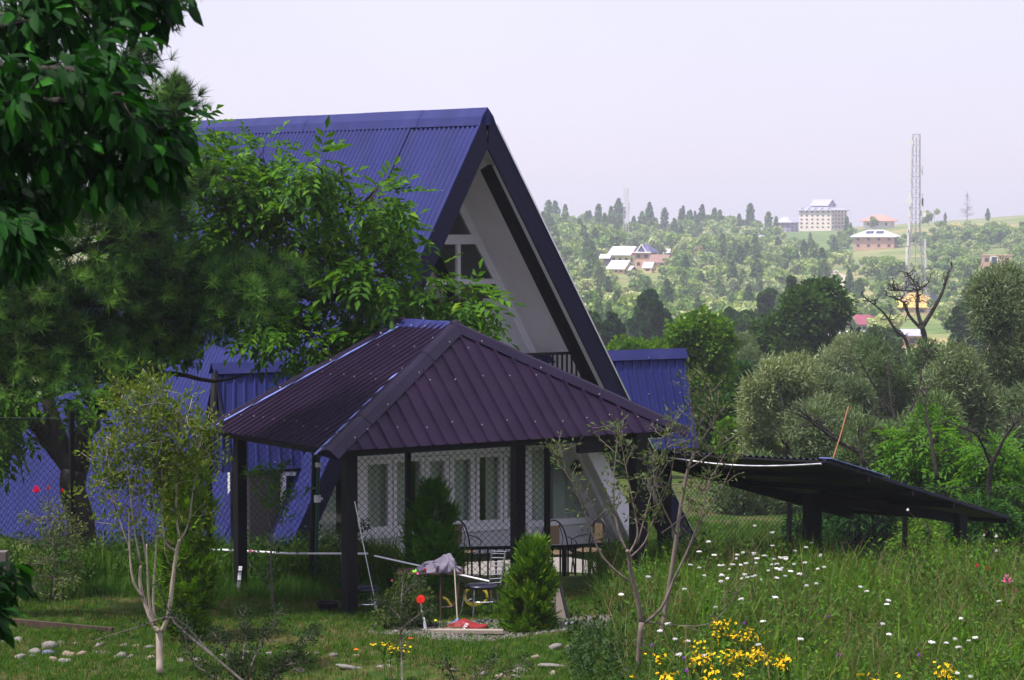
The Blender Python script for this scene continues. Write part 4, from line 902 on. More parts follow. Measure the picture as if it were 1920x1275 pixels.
vt = [  # name, label, px, py, d, rx, ry, kind, mat, lobes, clusters, per, rc, size
 ('ash_tree', 'fresh green round tree rising just behind the right wing of the house', 1265, 680, 105, 125, 110, 'card', 'mid', 11, 620, 34, .5, .15),
 ('elm_tree', 'broad dark green tree standing beyond the silver willows', 1500, 625, 170, 100, 105, 'card', 'deep', 12, 620, 32, .7, .24),
 ('willow_tree', 'tall silver willow filling the right edge below the brick house', 1875, 640, 92, 85, 140, 'willow', 'willow', 12, 620, 34, .5, .23),
 ('willow_tree', 'pale silver willow thicket in the middle between dark tree and shelter', 1470, 760, 78, 85, 85, 'willow', 'willow', 11, 520, 34, .4, .2),
 ('willow_tree', 'grey green willow behind the bare dead tree', 1690, 720, 100, 105, 95, 'willow', 'willow2', 11, 520, 34, .5, .23),
 ('willow_tree', 'silver grey willow between the dead tree and the tall right willow', 1790, 760, 84, 85, 115, 'willow', 'willow', 11, 520, 34, .42, .21),
 ('willow_tree', 'small pale willow left of the shelter against the dark broad tree', 1405, 690, 120, 45, 60, 'willow', 'willow', 7, 320, 40, .45, .17),
 ('willow_tree', 'dark grey willow hanging over the lawn below the shelter roof', 1420, 935, 66, 75, 85, 'willow', 'willow2', 9, 360, 34, .34, .19),
 ('willow_tree', 'low silver willow directly above the shelter roof', 1560, 800, 70, 75, 60, 'willow', 'willow', 9, 360, 34, .36, .18),
 ('willow_tree', 'pale willow below the maroon roof', 1600, 690, 130, 60, 60, 'willow', 'willow', 8, 320, 32, .5, .25),
 ('bright_ash_tree', 'bright yellow green young tree above the low end of the shelter', 1760, 865, 57, 115, 70, 'walnut', 'bright', 10, 250, 4, .26, .42),
 ('bright_ash_tree', 'bright green sapling under the right end of the shelter', 1870, 900, 54, 55, 75, 'walnut', 'bright', 7, 140, 4, .25, .4),
 ('shrub', 'dark leafy bush under the shelter behind the wire fence', 1640, 985, 53, 85, 45, 'broad', 'bush', 8, 200, 22, .25, .15),
 ('shrub', 'dark leafy bush by the right shelter post', 1860, 1010, 50, 75, 60, 'broad', 'bush', 8, 200, 22, .25, .14),
 ('shrub', 'deep green bush between the two shelter posts', 1740, 1010, 52, 70, 40, 'broad', 'mid', 7, 160, 22, .25, .14),
 ('deep_green_tree', 'dark tree close behind the house between gable and right wing', 1180, 760, 85, 60, 110, 'card', 'deep', 8, 320, 32, .45, .16),
 ('mid_green_tree', 'green tree filling the gap behind the right wing and apple twigs', 1350, 800, 90, 70, 90, 'card', 'deep', 9, 380, 32, .45, .16),
 ('willow_tree', 'pale grey willow under the broad dark tree beside the leafless branches', 1560, 730, 95, 60, 45, 'willow', 'willow', 7, 300, 32, .42, .21),
 ('willow_tree', 'low grey green willow between the dead tree and the bright green crown', 1740, 800, 78, 70, 50, 'willow', 'willow2', 7, 300, 32, .4, .2),
 ('hedge_tree', 'green bushy tree behind the shelter roof left of the leaning stick', 1395, 830, 80, 50, 50, 'card', 'mid', 7, 260, 30, .4, .14),
 ('willow_tree', 'grey willow rising behind the low corner of the shelter roof', 1930, 800, 75, 60, 90, 'willow', 'willow', 8, 300, 32, .4, .2),
 ('willow_tree', 'silver willow just left of the bright green tree above the shelter', 1640, 850, 66, 55, 50, 'willow', 'willow2', 7, 260, 32, .36, .19),
 ('hedge_tree', 'dark green tree between the right wing and the pale willow thicket', 1360, 720, 112, 50, 60, 'card', 'deep', 7, 240, 30, .5, .17),
 ('shrub', 'green bush under the left part of the shelter roof', 1540, 985, 56, 50, 40, 'broad', 'bush', 6, 150, 22, .25, .14),
 ('rear_tree', 'leafy tree behind the lower left end of the blue roof', -20, 860, 62, 130, 150, 'broad', 'mid', 8, 260, 22, .4, .26),
]
for nm, lb_, px, py, d, rx, ry, kind, mm, nl_, ncl, per, rc, sz in vt:
    vtree(nm, lb_, px, py, d, rx, ry, kind, ML[mm], nl_, ncl, per, rc, sz, 'bark', cat='shrub' if nm == 'shrub' else 'tree')
# dark poplars and bushes of the valley floor at the foot of the hill
k_ = 0
for px, py, d, rx, ry, mm, lab in [(1110, 605, 260, 22, 45, 'deep', 'dark valley tree just right of the gable edge'), (1150, 610, 240, 22, 40, 'deep', 'dark conical tree beside the white house fragment in the valley'), (1215, 580, 300, 28, 30, 'deep', 'dark valley poplar behind the fresh green tree'), (1235, 600, 280, 25, 35, 'deep', 'dark blue green valley tree left of the round green tree top'), (1370, 610, 320, 35, 28, 'deep', 'dark rounded tree in the valley left of the broad dark tree'), (1410, 620, 300, 40, 32, 'deep', 'dark bluish tree mass edge beside the broad dark tree'), (1440, 575, 380, 18, 42, 'deep', 'slender dark poplar above the valley trees'), (1488, 555, 360, 13, 50, 'deep', 'narrow dark poplar with pointed top above the broad dark tree'), (1812, 590, 300, 28, 30, 'deep', 'dark bluish tree left of the tall right willow'), (1838, 545, 420, 12, 24, 'mid', 'small green tree below the unfinished brick house'), (1912, 570, 320, 26, 42, 'mid', 'sunlit yellow green tree at the right edge below the brick house'), (1660, 640, 240, 35, 28, 'willow2', 'grey green bush beside the maroon roof')]:
    vtree('valley_tree', lab, px, py, d, rx, ry, 'card', ML[mm], 7, 150, 26, .16 * rx * d / F + .2, .0075 * d ** .75)
# dead tree, bare branched trees
def bare(name, label, px, d, paths, bark, twig=3, tw=.5):
    b = base(px, d); t = tree(name, label, b); wd = Wood()
    for pth, r0, r1 in paths:
        k = len(pth); dz = rng.uniform(-1, 1); q = wd.path([P(x, y, d + dz * i / k) if y < 2000 else b - A3(0, 0, .2) for i, (x, y) in enumerate(pth)], np.linspace(r0 * .65, r1 * .5, k), 6)
        for i in range(len(q) // 4, len(q)):
            for _ in range(rng.integers(0, twig + 1)):
                dv = unit(A3(rng.normal(), rng.normal(), .6 + rng.normal() * .6)); e = wd.limb(q[i], q[i] + dv * tw * rng.uniform(.3, 1), .02 * d / 80, .006 * d / 80, 4, .16, .02, 4)
                if rng.random() < .5: wd.limb(e[2], e[2] + unit(dv + rng.normal(size=3) * .7) * tw * .4, .012 * d / 80, .005 * d / 80, 3, .1, 0, 4)
    wd.mb.build('trunk', bark, t, smooth=True); return t
bare('dead_tree', 'bare dead tree with crooked dark limbs standing before the lattice tower', 1745, 112, [([(1745, 9999), (1742, 700), (1735, 640), (1728, 610)], .32, .2), ([(1728, 612), (1720, 580), (1720, 545), (1708, 520), (1702, 512)], .15, .03), ([(1730, 612), (1750, 580), (1768, 545), (1775, 520), (1785, 500)], .17, .04), ([(1726, 615), (1705, 592), (1695, 568), (1675, 558), (1658, 553)], .12, .03), ([(1715, 720), (1700, 640), (1680, 620), (1660, 590), (1640, 572), (1615, 552)], .14, .03), ([(1720, 545), (1735, 535), (1742, 528)], .07, .02), ([(1712, 545), (1690, 545), (1678, 545), (1672, 535)], .06, .02)], M['bark'], 4, .7)
bare('bare_tree', 'leafless dark branches rising among the silver willows on the right', 1690, 74, [([(1690, 9999), (1695, 850), (1672, 760), (1668, 700), (1664, 660)], .12, .02), ([(1672, 780), (1650, 740), (1625, 700), (1610, 670)], .06, .015), ([(1690, 800), (1720, 740), (1728, 690), (1742, 650)], .07, .015), ([(1728, 690), (1745, 670), (1760, 655)], .03, .01)], M['bark'], 4, .5)
bare('bare_tree', 'leafless branched tree just behind the leaning stick', 1600, 60, [([(1640, 9999), (1620, 870), (1575, 830), (1540, 800), (1500, 800)], .1, .03), ([(1575, 830), (1520, 790), (1490, 775), (1460, 765)], .05, .012), ([(1620, 870), (1610, 820), (1640, 790), (1650, 760)], .06, .012), ([(1540, 800), (1500, 770), (1478, 760)], .03, .01)], M['bark'], 4, .5)
bare('bare_tree', 'leafless dark tree inside the bright green crown at the right edge', 1855, 52, [([(1862, 9999), (1855, 900), (1870, 850), (1890, 810), (1918, 780)], .1, .02), ([(1860, 880), (1835, 820), (1800, 800), (1770, 790)], .05, .012), ([(1758, 900), (1745, 820), (1735, 760), (1740, 720)], .07, .02)], M['bark'], 4, .4)

# ================================================================ the far hillside
def proto(kind, seed):
    r = np.random.default_rng(seed)
    if kind == 'poplar':
        H, n = 12, 520; t = r.random(n); w = np.interp(t, [0, .1, .4, .75, 1], [.5, .9, 1., .75, .15]) * r.uniform(1.5, 2.4); sz = 1.05
    elif kind == 'fir':
        H, n = 14, 520; t = r.random(n); w = (1 - t) * 3.2 * (.55 + .45 * (np.sin(t * 40) > -.2)) + .15; sz = .9
    elif kind == 'willow': H, n, sz = 7.5, 560, 1.0
    else: H, n, sz = 8.5, 560, 1.15
    if kind in ('poplar', 'fir'):
        a = r.uniform(0, 6.283, n); q = r.random(n) ** .45; w = w * (1 + .3 * np.sin(a * 2 + t * 9 + seed)); pos = np.stack([np.cos(a) * w * q, np.sin(a) * w * q, .4 + t * H], 1)
    else:
        L = 9; cs = np.stack([r.normal(size=L) * H * .24, r.normal(size=L) * H * .24, H * r.uniform(.28, .8, L)], 1); rad = H * r.uniform(.15, .27, L); j = r.integers(0, L, n); d = r.normal(size=(n, 3)); d /= np.linalg.norm(d, axis=1, keepdims=True)
        pos = cs[j] + d * rad[j][:, None] * (.45 + .55 * r.random(n)[:, None]) * [1, 1, .9]; pos[:, 2] = np.maximum(pos[:, 2], .25)
    v = np.asarray(CARD[0]); ax = r.normal(size=(n, 3)); ax[:, 2] += .5 if kind == 'poplar' else 0; ax /= np.linalg.norm(ax, axis=1, keepdims=True); z = r.normal(size=(n, 3)); z[:, 2] += .7; z -= ax * (z * ax).sum(1, keepdims=True); z /= np.linalg.norm(z, axis=1, keepdims=True); y = np.cross(z, ax)
    s = sz * r.uniform(.6, 1.25, n); V = pos[:, None] + (v[None, :, 0] * s[:, None])[..., None] * ax[:, None] + (v[None, :, 1] * s[:, None])[..., None] * y[:, None] + (v[None, :, 2] * s[:, None])[..., None] * z[:, None]
    mb = MB().tube([(0, 0, -.6), (0, 0, H * .45)], [.22, .1], 5)
    V = V.reshape(-1, 3); nv = len(V); f = np.arange(nv).reshape(-1, 4); tv = np.array(mb.v); tq = np.array([q for q in mb.f if len(q) == 4]) + nv
    me = npmesh(kind + '_far', np.concatenate([V, tv]), [np.concatenate([f, tq])]); mi = np.zeros(len(f) + len(tq), np.int32); mi[len(f):] = 1
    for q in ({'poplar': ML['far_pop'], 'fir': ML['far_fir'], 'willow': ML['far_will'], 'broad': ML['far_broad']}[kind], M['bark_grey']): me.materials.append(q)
    me.polygons.foreach_set('material_index', mi); return me
PR = {k: [proto(k, 100 + i * 7 + len(k)) for i in range(4)] for k in ('poplar', 'broad', 'willow', 'fir')}
KEEP = []          # picture discs that stay free of trees (houses, road, bare slopes): px, py, rx, ry
NAMEK = {'poplar': ('poplar_tree', 'slender pointed poplar among the woods of the far hillside', 'poplars on the far hillside'), 'broad': ('broadleaf_tree', 'small round green tree among the woods of the far hillside', 'round trees on the far hillside'), 'willow': ('willow_tree', 'small pale grey green willow on the far hillside', 'pale willows on the far hillside'), 'fir': ('conifer_tree', 'dark pointed conifer on the far hillside', 'conifers on the far hillside')}
def far_tree(kind, x, y, s, label=None, name=None, group=True, w=1.):
    me = PR[kind][rng.integers(4)]; nm, lb_, gp = NAMEK[kind]; o = bpy.data.objects.new(name or nm, me); COL.objects.link(o)
    o.location = (x, y, G(x, y)); o.rotation_euler = (0, 0, rng.uniform(0, 6.28)); o.scale = (s * w, s * w, s)
    setp(o, label or lb_, 'tree', gp if group else None); return o
# ---- far buildings
HM = {}
def hm_(name, c, rough=.8, **k):
    if name not in HM: HM[name] = mat(name, c, rough, vscale=1.2, var=.15, **k)
    return HM[name]
SILV = hm_('silver sheet roof', (.62, .62, .68), .45); BRK = hm_('brick wall', (.48, .29, .20)); OCH = hm_('ochre wall', (.60, .42, .22)); CRM = hm_('cream wall', (.66, .58, .50)); WHT = hm_('white wall', (.72, .69, .66)); NAVY = hm_('navy sheet roof', (.06, .06, .16), .5); MAR = hm_('maroon roof', (.20, .015, .05), .5); RUST = hm_('rusty red roof', (.55, .22, .17), .7); BRN = hm_('brown roof', (.22, .12, .10), .7); DWD = hm_('dark timber wall', (.10, .07, .07)); GLS = hm_('dark window', (.03, .03, .05), .3); REDG = hm_('red gable', (.6, .03, .06), .6); GREY = hm_('grey sheet roof', (.33, .32, .40), .5); LIMEW = hm_('pale yellow wall', (.62, .60, .30)); YEL = hm_('yellow batten', (.85, .55, .12), .7); PURP = hm_('purple grey roof', (.28, .24, .36), .6); TEAL = hm_('blue sheet', (.25, .45, .65), .5); SOL = hm_('solar panel', (.02, .025, .07), .2)
def fhouse(name, label, px, py, d, wpx, hpx, rpx, wall, roof, yaw=-25, dep=.75, kind='gable', wins=(2, 1), over=.12, gable=None, cat='house', along=True, keep=True):
    """far house: picture base point, distance, width / wall height / roof height in photo pixels"""
    qg = ground_at(px, py, 120)
    if qg[1] < 1600 and py > 440: d = qg[1]
    k = d / F; c = P(px, py, d); x, y = c[0], c[1]; W_, Hh, Rr = wpx * k, hpx * k, rpx * k; D_ = W_ * dep
    t = empty(name, (x, y, c[2]), label, cat, None, R(yaw)); gzmin = min(G(x + a, y + b_) for a in (-W_, W_) for b_ in (-W_, W_)) - c[2]
    def bld(mb, nm, mt, par=None): me = bpy.data.meshes.new(nm); me.from_pydata(mb.v, [], mb.f); me.update(); return link(nm, me, mt, par or t)
    w2, d2 = W_ / 2 * .92, D_ / 2; bld(MB().box((0, 0, (Hh + min(gzmin, -.3)) / 2), (2 * w2, 2 * d2, Hh - min(gzmin, -.3))), 'wall', wall)
    o = over * W_; a, b_ = w2 + o, d2 + o; th = max(.12, .02 * W_)
    if kind == 'gable' and along:
        bld(MB().prism([(-a, -b_, Hh - .1), (a, -b_, Hh - .1), (a, 0, Hh + Rr), (-a, 0, Hh + Rr)], (0, 0, th)).prism([(-a, b_, Hh - .1), (a, b_, Hh - .1), (a, 0.01, Hh + Rr), (-a, 0.01, Hh + Rr)], (0, 0, th)), 'roof', roof)
        bld(MB().prism([(-w2, -d2, Hh), (-w2, d2, Hh), (-w2, 0, Hh + Rr - .15)], (2 * w2, 0, 0)), 'gable_wall', gable or wall)
    elif kind == 'gable':
        bld(MB().prism([(-a, -b_, Hh - .1), (-a, b_, Hh - .1), (0, b_, Hh + Rr), (0, -b_, Hh + Rr)], (0, 0, th)).prism([(a, -b_, Hh - .1), (a, b_, Hh - .1), (0.01, b_, Hh + Rr), (0.01, -b_, Hh + Rr)], (0, 0, th)), 'roof', roof)
        bld(MB().prism([(-w2, -d2, Hh), (w2, -d2, Hh), (0, -d2, Hh + Rr - .15)], (0, 2 * d2, 0)), 'gable_wall', gable or wall)
    elif kind == 'hip':
        r_ = max(0, a - b_) * .9 + .1; v = [(-a, -b_, Hh), (a, -b_, Hh), (a, b_, Hh), (-a, b_, Hh), (-r_, 0, Hh + Rr), (r_, 0, Hh + Rr), (-a, -b_, Hh - th), (a, -b_, Hh - th), (a, b_, Hh - th), (-a, b_, Hh - th)]
        bld(MB().add(v, [(0, 1, 5, 4), (1, 2, 5), (2, 3, 4, 5), (3, 0, 4), (6, 7, 1, 0), (7, 8, 2, 1), (8, 9, 3, 2), (9, 6, 0, 3), (9, 8, 7, 6)]), 'roof', roof)
    elif kind == 'flat': bld(MB().box((0, 0, Hh + th / 2), (2 * w2 + .3, 2 * d2 + .3, th)), 'roof', roof)
    nx, nz = wins
    for side, (nn, half, off) in {'f': (nx, w2, d2), 'l': (max(1, nx - 1) if nx else 0, d2, w2), 'r': (max(1, nx - 1) if nx else 0, d2, w2)}.items():
        for j in range(nz):
            for i in range(nn):
                u = -half + 2 * half * (i + .5) / nn; zz = Hh * (j + .55) / nz; ww, wh = min(1.3, half * .9 / nn), min(1.5, Hh * .42 / nz)
                mb = MB()
                if side == 'f': mb.box((u, -off - .02, zz), (ww, .06, wh))
                else: mb.box(((-1 if side == 'l' else 1) * (off + .02), u, zz), (.06, ww, wh))
                bld(mb, 'window', GLS)
    if keep: KEEP.append((px, py - hpx * .5, wpx * .55, hpx * .75 + rpx * .35 + 3))
    t['_'] = 1; del t['_']
    return t, bld, (w2, d2, Hh, Rr)
fhouse('timber_barn', 'small dark timber barn with silver roof left of the red gabled house', 1136, 499, 1000, 19, 15, 7, DWD, SILV, -20, wins=(0, 0))
fhouse('village_house', 'pale yellow house with silver roof and bright red gable', 1171, 498, 1002, 44, 20, 15, LIMEW, SILV, -32, .8, gable=REDG, wins=(3, 1))
t, bld, (w2, d2, Hh, Rr) = fhouse('village_house', 'tall brick house with steep navy roof and white edged dormer', 1211, 503, 1004, 34, 30, 17, BRK, NAVY, -28, .95, 'hip', wins=(2, 2))
bld(MB().prism([(-1.6, -d2 - .5, Hh), (1.6, -d2 - .5, Hh), (0, -d2 - .5, Hh + 2.6)], (0, d2, 0)), 'dormer', NAVY); bld(MB().bar((-2, -d2 - .6, Hh - .1), (0, -d2 - .6, Hh + 2.8), .25, .35).bar((2, -d2 - .6, Hh - .1), (.02, -d2 - .6, Hh + 2.8), .25, .35).bar((-w2 - .9, -d2 - .85, Hh), (w2 + .9, -d2 - .85, Hh), .2, .4), 'eave_trim', WHT)
fhouse('village_house', 'low house with broad white sheet roof in front of the red gabled house', 1164, 513, 985, 36, 9, 15, OCH, SILV, -35, .9, wins=(3, 1))
fhouse('shed', 'small grey gabled shed beside the broad white roof', 1186, 515, 984, 15, 8, 8, DWD, SILV, 20, .9, along=False, wins=(1, 1), cat='shed')
fhouse('shed', 'small ochre shed with white roof below the navy roofed house', 1217, 511, 988, 18, 9, 10, OCH, SILV, -28, .8, 'gable', wins=(1, 1), cat='shed')
fhouse('yellow_shed', 'small bright yellow hut under the navy roofed house', 1199, 501, 990, 14, 7, 2, YEL, YEL, -20, .5, 'flat', wins=(0, 0), cat='hut')
fhouse('village_house', 'ochre house with brown sheet roof right of the navy roofed house', 1238, 510, 986, 33, 18, 14, OCH, BRN, -22, .7, wins=(2, 2))
fhouse('village_house', 'half hidden house with white roof behind the brown roofed house', 1257, 480, 1080, 20, 6, 7, BRK, SILV, -20, wins=(1, 1))
fhouse('village_house', 'purple grey roofed house beside the gable edge', 1064, 516, 940, 26, 8, 9, BRK, PURP, -15, .8, 'hip', wins=(2, 1))
fhouse('village_house', 'maroon roofed house with white dormer among the poplars', 1307, 490, 1000, 32, 14, 15, CRM, MAR, -25, .9, 'gable', wins=(2, 1))
fhouse('village_house', 'white sheet roofed house just behind the maroon roof', 1302, 465, 1120, 32, 8, 10, CRM, SILV, -25, .8, wins=(2, 1))
fhouse('village_house', 'small house with white roof between poplars left of the maroon roof', 1246, 462, 1150, 18, 6, 7, CRM, SILV, 25, wins=(1, 1))
fhouse('shed', 'small ochre shed among trees right of the maroon roofed house', 1352, 495, 990, 24, 9, 5, OCH, BRN, -15, .6, wins=(2, 1), cat='shed')
fhouse('village_house', 'grey roofed house half hidden on the slope below the hotel', 1430, 456, 1250, 30, 6, 9, GREY, GREY, -30, .9, wins=(1, 1))
# hotel on the crest
t, bld, (w2, d2, Hh, Rr) = fhouse('hotel', 'large cream five storey hotel with grey stepped roof on the crest', 1543, 430, 1480, 76, 36, 10, CRM, GREY, -38, .75, 'hip', wins=(6, 5), over=.05)
bld(MB().prism([(-6, -4.5, Hh + 2.2), (6, -4.5, Hh + 2.2), (6, 0, Hh + 5.6), (-6, 0, Hh + 5.6)], (0, 0, .25)).prism([(-6, 4.5, Hh + 2.2), (6, 4.5, Hh + 2.2), (6, .01, Hh + 5.6), (-6, .01, Hh + 5.6)], (0, 0, .25)), 'upper_roof', GREY)
bld(MB().prism([(-5.6, -4, Hh + 1), (-5.6, 4, Hh + 1), (-5.6, 0, Hh + 5.4)], (11.2, 0, 0)), 'upper_gable', PURP)
for i in range(5): bld(MB().prism([(-9 + i * 4.2, -d2 - 1.0, Hh - .1), (-6.6 + i * 4.2, -d2 - 1.0, Hh - .1), (-7.8 + i * 4.2, -d2 - 1.0, Hh + 1.5)], (0, 2.5, 0)), 'dormer', GREY)
for j in range(4): bld(MB().box((w2 + .5, 0, Hh * (j + 1) / 5), (1.1, d2 * 1.5, .25)), 'balcony', PURP)
t, bld, q = fhouse('villa', 'three storey villa with grey roof left of the hotel', 1475, 436, 1470, 36, 19, 11, PURP, GREY, -35, .85, 'hip', wins=(3, 3))
bld(MB().prism([(-2.2, -q[1] - 1, q[2]), (2.2, -q[1] - 1, q[2]), (0, -q[1] - 1, q[2] + 2.6)], (0, 3, 0)), 'dormer', WHT)
fhouse('farm_house', 'white house with rusty red roof on the crest right of the hotel', 1648, 428, 1450, 56, 14, 11, WHT, RUST, -20, .6, 'hip', wins=(3, 1))
t, bld, q = fhouse('long_barn', 'long brick building with silver roof carrying solar panels', 1642, 467, 1180, 84, 24, 12, BRK, SILV, -18, .55, 'hip', wins=(4, 2), over=.06)
for i in range(2): 
    sl_ = q[3] / (q[1] + .06 * 84 * 1180 / F)
    bld(MB().prism([(-4 + i * 4.6, -q[1] * .75, q[2] + .25 * q[3] + .35), (-.4 + i * 4.6, -q[1] * .75, q[2] + .25 * q[3] + .35), (-.4 + i * 4.6, -q[1] * .3, q[2] + .68 * q[3] + .35), (-4 + i * 4.6, -q[1] * .3, q[2] + .68 * q[3] + .35)], (0, 0, .1)), 'solar_panel', SOL)
t, bld, q = fhouse('brick_house', 'unfinished flat roofed pink brick house on the right slope', 1868, 513, 1080, 60, 34, 1, BRK, BRK, -8, .6, 'flat', wins=(3, 2))
bld(MB().box((-.8, -q[1] - .1, q[2] * .55), (2.4, .3, q[2] * .85)), 'stair_window', WHT); bld(MB().box((-.8, -q[1] - .2, q[2] * .55), (1.6, .3, q[2] * .75)), 'stair_glass', GLS)
for i in (-4, 0, 5): bld(MB().bar((i, q[1] * .5, q[2]), (i, q[1] * .5, q[2] + .9), .25, .25), 'column_stub', BRK)
fhouse('village_house', 'small house with blue and white sheet roof beside the poplars', 1470, 537, 780, 30, 8, 9, WHT, TEAL, -25, .8, wins=(2, 1))
fhouse('village_house', 'red roofed house half hidden by trees near the road', 1519, 532, 760, 28, 8, 9, CRM, RUST, -25, .9, wins=(1, 1))
fhouse('village_house', 'house with bright maroon roof among valley trees left of the dead tree', 1618, 622, 330, 38, 14, 17, WHT, MAR, -25, .9, wins=(2, 1))
fhouse('village_house', 'low white house hidden behind the broad dark tree', 1572, 645, 260, 30, 18, 6, WHT, SILV, -15, wins=(2, 1))
fhouse('village_house', 'small brick house with grey roof behind the dead tree trunk', 1700, 650, 250, 55, 22, 10, BRK, GREY, -15, .8, wins=(2, 1))
fhouse('village_house', 'white village house fragment at the foot of the hill near the gable edge', 1128, 592, 520, 24, 9, 6, WHT, SILV, -25, wins=(2, 1))
# house under construction: yellow battened roof
t, bld, q = fhouse('unfinished_house', 'house under construction with yellow timber roof battens below the tower', 1716, 590, 640, 92, 16, 26, OCH, YEL, -22, .7, 'hip', wins=(2, 1), over=.04)
for i in range(9):
    f = (i + .5) / 9; bl2 = q[1] * 1.06; a_ = q[0] * 1.08 - (q[0] * 1.08 - max(.1, q[0] - q[1])) * f
    bld(MB().bar((-a_, -bl2 * (1 - f), q[2] + q[3] * f + .12), (a_, -bl2 * (1 - f), q[2] + q[3] * f + .12), .18, .14), 'roof_batten', BRN)
t2, b2, _ = fhouse('water_tank', 'dark blue water tank on a brick base beside the yellow battened roof', 1750, 565, 650, 13, 17, 1, NAVY, NAVY, 0, .9, 'flat', wins=(0, 0), cat='tank')
# ---- lattice towers
def tower(name, label, px, py0, py1, d, w0, w1, kmast, mt, panels):
    k = d / F; b = P(px, py0, d); Hh = P(px, py1, d)[2] - b[2]; b[2] = min(b[2], G(b[0], b[1])); t = empty(name, b, label, 'tower')
    def wd(f): return np.interp(f, [0, kmast, 1], [w0, w1 * 1.25, w1]) * k / 2
    def corner(i, f): w = wd(f); return b + A3(w * (1, 1, -1, -1)[i], w * (1, -1, -1, 1)[i], Hh * f)
    r = .08 if w0 > 20 else .07
    for i in range(4): MB().tube([corner(i, f) for f in (0, kmast, 1)], r, 5).build('leg', mt, t)
    lv = np.concatenate([np.linspace(0, kmast, 7), np.linspace(kmast, 1, 10)[1:]]); s = MB()
    for f0, f1 in zip(lv, lv[1:]):
        for i in range(4): j = (i + 1) % 4; s.bar(corner(i, f0), corner(j, f1), r, r) if f0 >= kmast else (s.bar(corner(i, f0), (corner(i, f1) + corner(j, f1)) / 2, r, r), s.bar(corner(j, f0), (corner(i, f1) + corner(j, f1)) / 2, r, r)); s.bar(corner(i, f1), corner(j, f1), r * 1.1, r * 1.1)
    s.build('lattice', mt, t)
    MB().bar(b, b + UPZ * Hh * .98, .16, .16).build('ladder_and_cables', mt, t)
    for f, side, dx, hh in panels:
        c = b + UPZ * Hh * f + A3(side * (wd(f) + dx), -.4, 0); MB().box(c, (.45, .3, hh)).bar(c, A3(b[0] + side * wd(f), b[1], c[2]), .1, .1).build('antenna', WHT, t)
    return t, b, Hh
STEEL = hm_('galvanised tower steel', (.27, .25, .30), .5); STRIPE = hm_('pale tower steel', (.50, .45, .50), .5)
t, b, Hh = tower('lattice_tower', 'tall grey lattice telecom tower with antennas behind the dead tree', 1716, 592, 252, 676, 46, 13, .48, STEEL, [(.84, -1, .6, 4.5), (.76, -1, .6, 3), (.8, 1, .5, 2.5), (.5, -1, .7, 4), (.43, -1, .7, 4), (.38, 1, .8, 4), (.6, 1, .6, 4.5), (.64, 1, .5, 3), (.66, -1, .5, 3.), (.33, -1, .6, 4.5), (.3, 1, .6, 3.5), (.57, -1, .5, 3)])
for f, dx in ((.955, -1.6), (.63, -1.9), (.56, 1.8)):
    mb = MB(); c = b + A3(dx, -.9, Hh * f)
    n_ = 14; mb.add([c + A3(.75 * math.cos(a), 0, .75 * math.sin(a)) for a in np.linspace(0, 6.283, n_ + 1)[:-1]] + [c + A3(.6 * math.cos(a), .55, .6 * math.sin(a)) for a in np.linspace(0, 6.283, n_ + 1)[:-1]], [tuple(range(n_))[::-1], tuple(range(n_, 2 * n_))] + [(i, (i + 1) % n_, n_ + (i + 1) % n_, n_ + i) for i in range(n_)]).build('dish_antenna', WHT, t)
tower('lattice_tower', 'slim far lattice mast with white antennas above the village houses', 1174, 448, 340, 1200, 11, 7, .5, STRIPE, [(.95, 1, .2, 3.5), (.95, -1, .2, 3.5), (.83, -1, .3, 3), (.7, 1, .3, 2.5), (.72, -1, .3, 2.5), (.6, 1, .3, 3)])
for px, py, d, h in ((1669, 433, 1450, 20), (1617, 505, 900, 22), (1752, 430, 1400, 26)):
    c = P(px, py, d); k = d / F; q = A3(c[0], d, G(c[0], d)); pl = empty('utility_pole', q, {1669: 'thin utility pole by the white house on the crest', 1617: 'utility pole beside the winding dirt road', 1752: 'utility pole on the bare crest right of the tower'}[px], 'pole')
    MB().tube([q - A3(0, 0, .5), q + A3(0, 0, h * k)], .16, 5).build('pole', GREY, pl); MB().bar(q + A3(-.9, 0, h * k * .9), q + A3(.9, 0, h * k * .9), .15, .15).build('cross_arm', GREY, pl)
# ---- bits on the slope: road, car, digger, roofing sheet
def drape(name, pts, wpx, m_, label, lift=.06):
    q = [ground_at(px, py, 300) for px, py in pts]; s = MB(); vs = []
    for i, c in enumerate(q):
        tdir = unit((q[min(i + 1, len(q) - 1)] - q[max(i - 1, 0)]) * [1, 1, 0]); nn = A3(-tdir[1], tdir[0], 0)
        for u in (-1, 1): e = c + nn * u * wpx[i] * .5; e[2] = G(e[0], e[1]) + lift; vs.append(e)
    s.add(vs, [(2 * i, 2 * i + 2, 2 * i + 3, 2 * i + 1) for i in range(len(q) - 1)]).build(name, m_, None, label, None, None, 'structure'); return q
ROADM = mat('pale dirt road', (.36, .30, .24), .95, vscale=.3)
dn = [(1545, 508), (1560, 512), (1575, 518), (1588, 527), (1592, 538), (1580, 550), (1565, 562)]
rq = drape('dirt_road', dn, [4, 4.5, 5, 5, 5, 4.5, 4], ROADM, 'pale dirt road bending down the hillside')
KEEP.append((1572, 528, 24, 24)); KEEP.append((1710, 478, 40, 12)); KEEP.append((1600, 480, 20, 12))
c = rq[1]; cr = empty('parked_car', c + A3(0, 0, .08), 'tiny white car on the dirt road of the hillside', 'car')
MB().prism([c + A3(-2.1, -.85, .35), c + A3(2.1, -.85, .35), c + A3(2.1, -.85, .95), c + A3(1.1, -.85, 1.0), c + A3(.6, -.85, 1.55), c + A3(-1.5, -.85, 1.55), c + A3(-2.1, -.85, 1.0)], (0, 1.7, 0)).build('body', WHT, cr)
